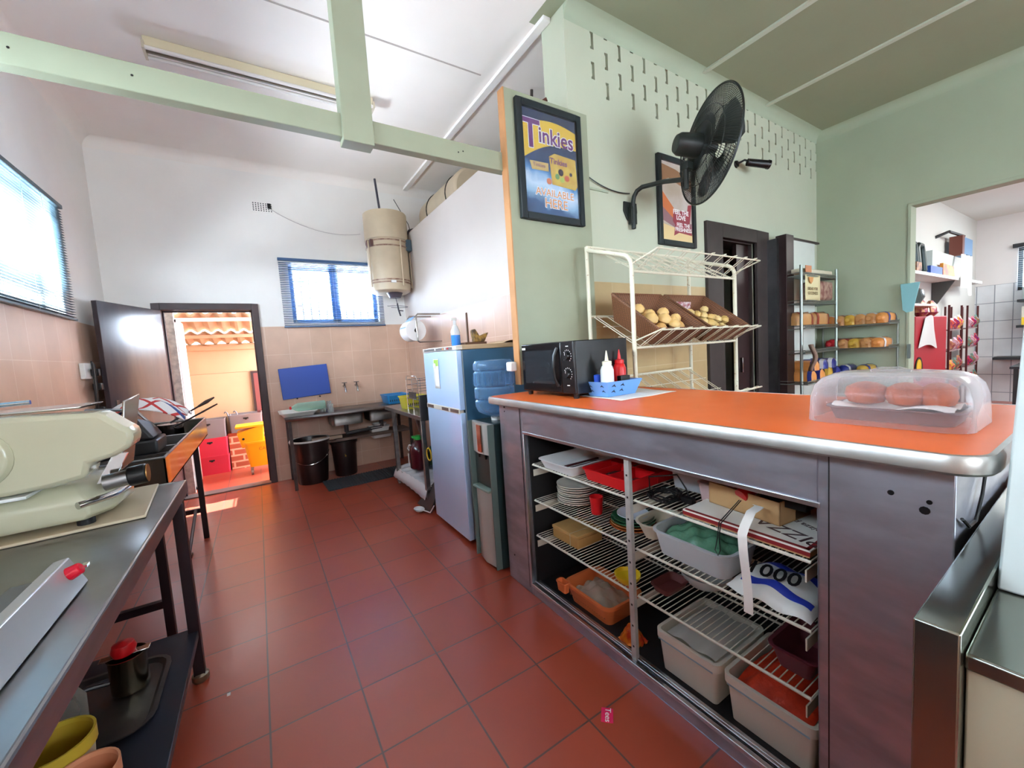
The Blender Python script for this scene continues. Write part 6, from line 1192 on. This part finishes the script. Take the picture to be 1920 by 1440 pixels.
# bag sealer
bs2 = thing('bag_sealer', 'grey metal bag sealer with long arm and red button', 'sealer', (-.5, 1.0, TZ))
part(B().box(-.50, .35, TZ+.003, -.425, 1.30, TZ+.045), 'sealer_base', mt('grey_hammered_paint', (100, 102, 106), .35, .4), bs2, bevel=.005)
part(B().hexa([(-.425, .35, TZ+.004), (-.388, .35, TZ+.004), (-.388, 1.335, TZ+.004), (-.425, 1.335, TZ+.004), (-.440, .35, TZ+.068), (-.413, .35, TZ+.072), (-.413, 1.33, TZ+.072), (-.440, 1.33, TZ+.068)]), 'sealer_arm', mt('light_grey_arm', (186, 188, 192), .3, .4), bs2, bevel=.003)
part(B().cyl((-.405, 1.285, TZ+.046), (-.382, 1.285, TZ+.056), .016, .013, 18), 'red_button', mt('glossy_red', (210, 20, 45), .15), bs2, bevel=.003)
part(B().box(-.386, 1.294, TZ+.05, -.376, 1.312, TZ+.056), 'metal_tab', CHROME, bs2)
single(B().box(-.94, 1.30, TZ+.001, -.80, 1.46, TZ+.05), 'machine_foot', mt('dark_olive_block', (96, 92, 78), .5), 'dark olive block at the left edge of the foreground table', 'block', bevel=.006)
# stainless trough on its own legs
tr = thing('steel_trough', 'deep stainless trough on dark legs standing beyond the work table', 'trough', (-.75, 3.6, 0))
X0, X1, Y0, Y1, Z0_, Z1_ = -1.12, -.415, 2.50, 4.30, .82, .965
b = B().box(X0, Y0, Z0_, X1, Y1, Z0_+.008).box(X0, Y0, Z0_, X1, Y0+.006, Z1_).box(X0, Y1-.006, Z0_, X1, Y1, Z1_).box(X1-.006, Y0, Z0_, X1, Y1, Z1_).box(X0, Y0, Z0_, X0+.006, Y1, Z1_+.03)
part(b, 'trough_body', mt('shiny_trough_steel', (176, 170, 160), .18, 1, rvar=.06, vs=5), tr)
part(B().tube([(X1-.003, Y0, Z1_), (X1-.003, Y1, Z1_)], .006, 8).tube([(X0, Y0+.003, Z1_), (X1, Y0+.003, Z1_)], .006, 8).tube([(X0, Y1-.003, Z1_), (X1, Y1-.003, Z1_)], .006, 8), 'rolled_rim', STEEL, tr)
for x, y in ((-.485, 4.09), (-1.09, 4.09), (-.485, 2.55), (-1.09, 2.55)): part(B().box(x-.018, y-.018, 0, x+.018, y+.018, Z0_), 'leg', M_DL, tr, bevel=.002)
for y in (4.09, 2.55): part(B().box(-1.09, y-.015, .22, -.485, y+.015, .255), 'cross_rail', M_DL, tr)
part(B().cyl((-.53, 4.06, .25), (-.56, 3.75, .02), .012, seg=8), 'diagonal_brace', mt('grey_brace', (130, 120, 124), .4, .6), tr)
single(B().box(-.60, 3.70, .0, -.54, 3.78, .02), 'floor_clip', BLACKP, 'small dark clip on the floor under the steel trough', 'clip', bevel=.004)
dv = part(B().box(X0+.01, 3.42, Z0_+.01, X1-.01, 3.46, Z1_-.01), 'divider', STEELD, tr)
single(B().prism([(-1.1, 2.52), (-.50, 2.54), (-.48, 2.58), (-1.1, 2.60)], Z0_+.009, Z0_+.11, 'xy'), 'trough_board', mt('cream_board', (206, 196, 170), .5), 'cream board sitting in the near end of the trough', 'board')
# black griddle press between table and trough, towel, knives
gp = thing('contact_grill', 'black contact grill with a steel side plate beyond the slicer', 'grill', (-.75, 2.85, TZ+.06))
part(B().box(-.86, 2.62, Z1_+.007, -.455, 2.86, Z1_+.075), 'lower_plate', mt('grill_black', (34, 34, 36), .4), gp, bevel=.01)
part(B().loft([[(-.85, 2.63, Z1_+.077), (-.465, 2.63, Z1_+.077), (-.465, 2.85, Z1_+.077), (-.85, 2.85, Z1_+.077)], [(-.84, 2.64, Z1_+.20), (-.53, 2.64, Z1_+.195), (-.50, 2.84, Z1_+.15), (-.84, 2.84, Z1_+.17)]]), 'upper_plate', MATS['grill_black'], gp, bevel=.012)
part(B().tube([(-.80, 2.80, Z1_+.15), (-.74, 2.82, Z1_+.24), (-.56, 2.82, Z1_+.22), (-.49, 2.80, Z1_+.12)], .008, 8), 'handle', STEEL, gp)
part(B().box(-1.10, 2.60, Z1_+.005, X1, 2.63, Z1_+.007).box(-1.10, 2.84, Z1_+.005, X1, 2.87, Z1_+.007), 'support_bar', STEELD, gp)
M_TWL = bpy.data.materials.new('checked_towel'); M_TWL.use_nodes = True
t = M_TWL.node_tree; L_ = t.links; bs_ = t.nodes['Principled BSDF']; bs_.inputs['Roughness'].default_value = .9
tc = N(t, 'ShaderNodeTexCoord'); sp = N(t, 'ShaderNodeSeparateXYZ'); mp = N(t, 'ShaderNodeMapping'); mp.inputs['Rotation'].default_value = (0, 0, .75); L_.new(tc.outputs['Object'], mp.inputs[0]); L_.new(mp.outputs[0], sp.inputs[0])
def stripes(ax, per, wd, off):
    a = N(t, 'ShaderNodeMath', operation='ADD'); a.inputs[1].default_value = off+10; L_.new(sp.outputs[ax], a.inputs[0])
    m_ = N(t, 'ShaderNodeMath', operation='MODULO'); m_.inputs[1].default_value = per; L_.new(a.outputs[0], m_.inputs[0])
    l = N(t, 'ShaderNodeMath', operation='LESS_THAN'); l.inputs[1].default_value = wd; L_.new(m_.outputs[0], l.inputs[0]); return l.outputs[0]
col = None; base = rgb(232, 228, 228)
prev = None
for s_, c in ((stripes(0, .11, .016, 0), rgb(196, 60, 60)), (stripes(1, .13, .013, .05), rgb(196, 60, 60)), (stripes(1, .26, .02, .12), rgb(60, 80, 140))):
    mx = N(t, 'ShaderNodeMix', data_type='RGBA'); L_.new(s_, mx.inputs['Factor']); mx.inputs['B'].default_value = c
    if prev is None: mx.inputs['A'].default_value = base
    else: L_.new(prev, mx.inputs['A'])
    prev = mx.outputs['Result']
L_.new(prev, bs_.inputs['Base Color'])
single(B().grid(lambda u, v: (-.80+.425*u, 2.90+.34*v, Z1_+.012+.25*math.sin(PI*min(1, .005+.885*u))**.5*(.82+.18*math.sin(PI*v))+.010*math.sin(14*v+6*u)), 20, 20), 'checked_towel', M_TWL, 'white towel with red and blue checks draped over the grill', 'towel', solid=.006)
for i, (p, q, l) in enumerate((((-.50, 3.30, Z1_+.085), (-.27, 3.42, Z1_+.215), 'thick handled black knife pointing across the trough'), ((-.49, 3.36, Z1_+.05), (-.26, 3.46, Z1_+.165), 'thin black handled knife lying below the thick one'))):
    kn = thing('kitchen_knife', l, 'knife', p, group='knives over the trough'); p = Vector(p); q = Vector(q); mdp = p.lerp(q, .62)
    part(B().tube([p, mdp], .006, 6), 'blade', mt('dark_blade', (60, 58, 60), .3, .8), kn)
    part(B().tube([mdp, mdp.lerp(q, .5), q], [.007, .013 if i == 0 else .006, .005], 8), 'knife_handle', mt('brown_black_handle', (52, 36, 32), .4), kn)
single(B().lathe([(.06, 0), (.07, .01), (.07, .17), (.075, .175), (.068, .175)], (-.56, 3.72, Z0_+.009), 24), 'steel_jug', mt('dark_jug_steel', (110, 104, 104), .15, 1), 'tall shiny steel jug standing in the trough', 'jug')
# socket with plugs on the left wall
so_ = thing('wall_socket', 'white double wall socket with black plugs on the left wall tiles', 'socket', (XL, 4.65, 1.33))
part(B().box(XL, 4.56, 1.36, XL+.035, 4.74, 1.49), 'faceplate', WHITEP, so_, bevel=.005)
for y, z in ((4.70, 1.41), ): part(B().box(XL+.036, y-.03, z-.03, XL+.085, y+.03, z+.03), 'plug', BLACKP, so_, bevel=.006)
part(B().box(XL+.036, 4.66, 1.26, XL+.09, 4.73, 1.32), 'plug', BLACKP, so_, bevel=.008); part(B().box(XL+.02, 4.68, 1.06, XL+.08, 4.74, 1.12), 'adapter', BLACKP, so_, bevel=.01)
for k in range(3):
    y = 4.58+.035*k; part(B().tube([(XL+.05, 4.69-.03*k, 1.42), (XL+.07, y, 1.50-.01*k), (XL+.075, y-.02, 1.35), (XL+.06, y+.0, 1.1), (XL+.05, y+.03, .95)], .005, 6), 'cord', BLACKP, so_)
for x, y in ((.09, 2.06), (.15, 1.9), (.45, 3.4), (-.05, 2.25)): pass
for i, (x, y, l) in enumerate(((-.235, 2.02, 'tiny white crumb on the floor near the table leg'), (-.13, 1.41, 'small white paper scrap on the floor at the photo bottom'))):
    single(B().box(x-.006-.008*i, y-.006-.005*i, .001, x+.006+.008*i, y+.006+.005*i, .006), 'paper_scrap', PAPER, l, 'paper scrap', 'scraps on the floor')
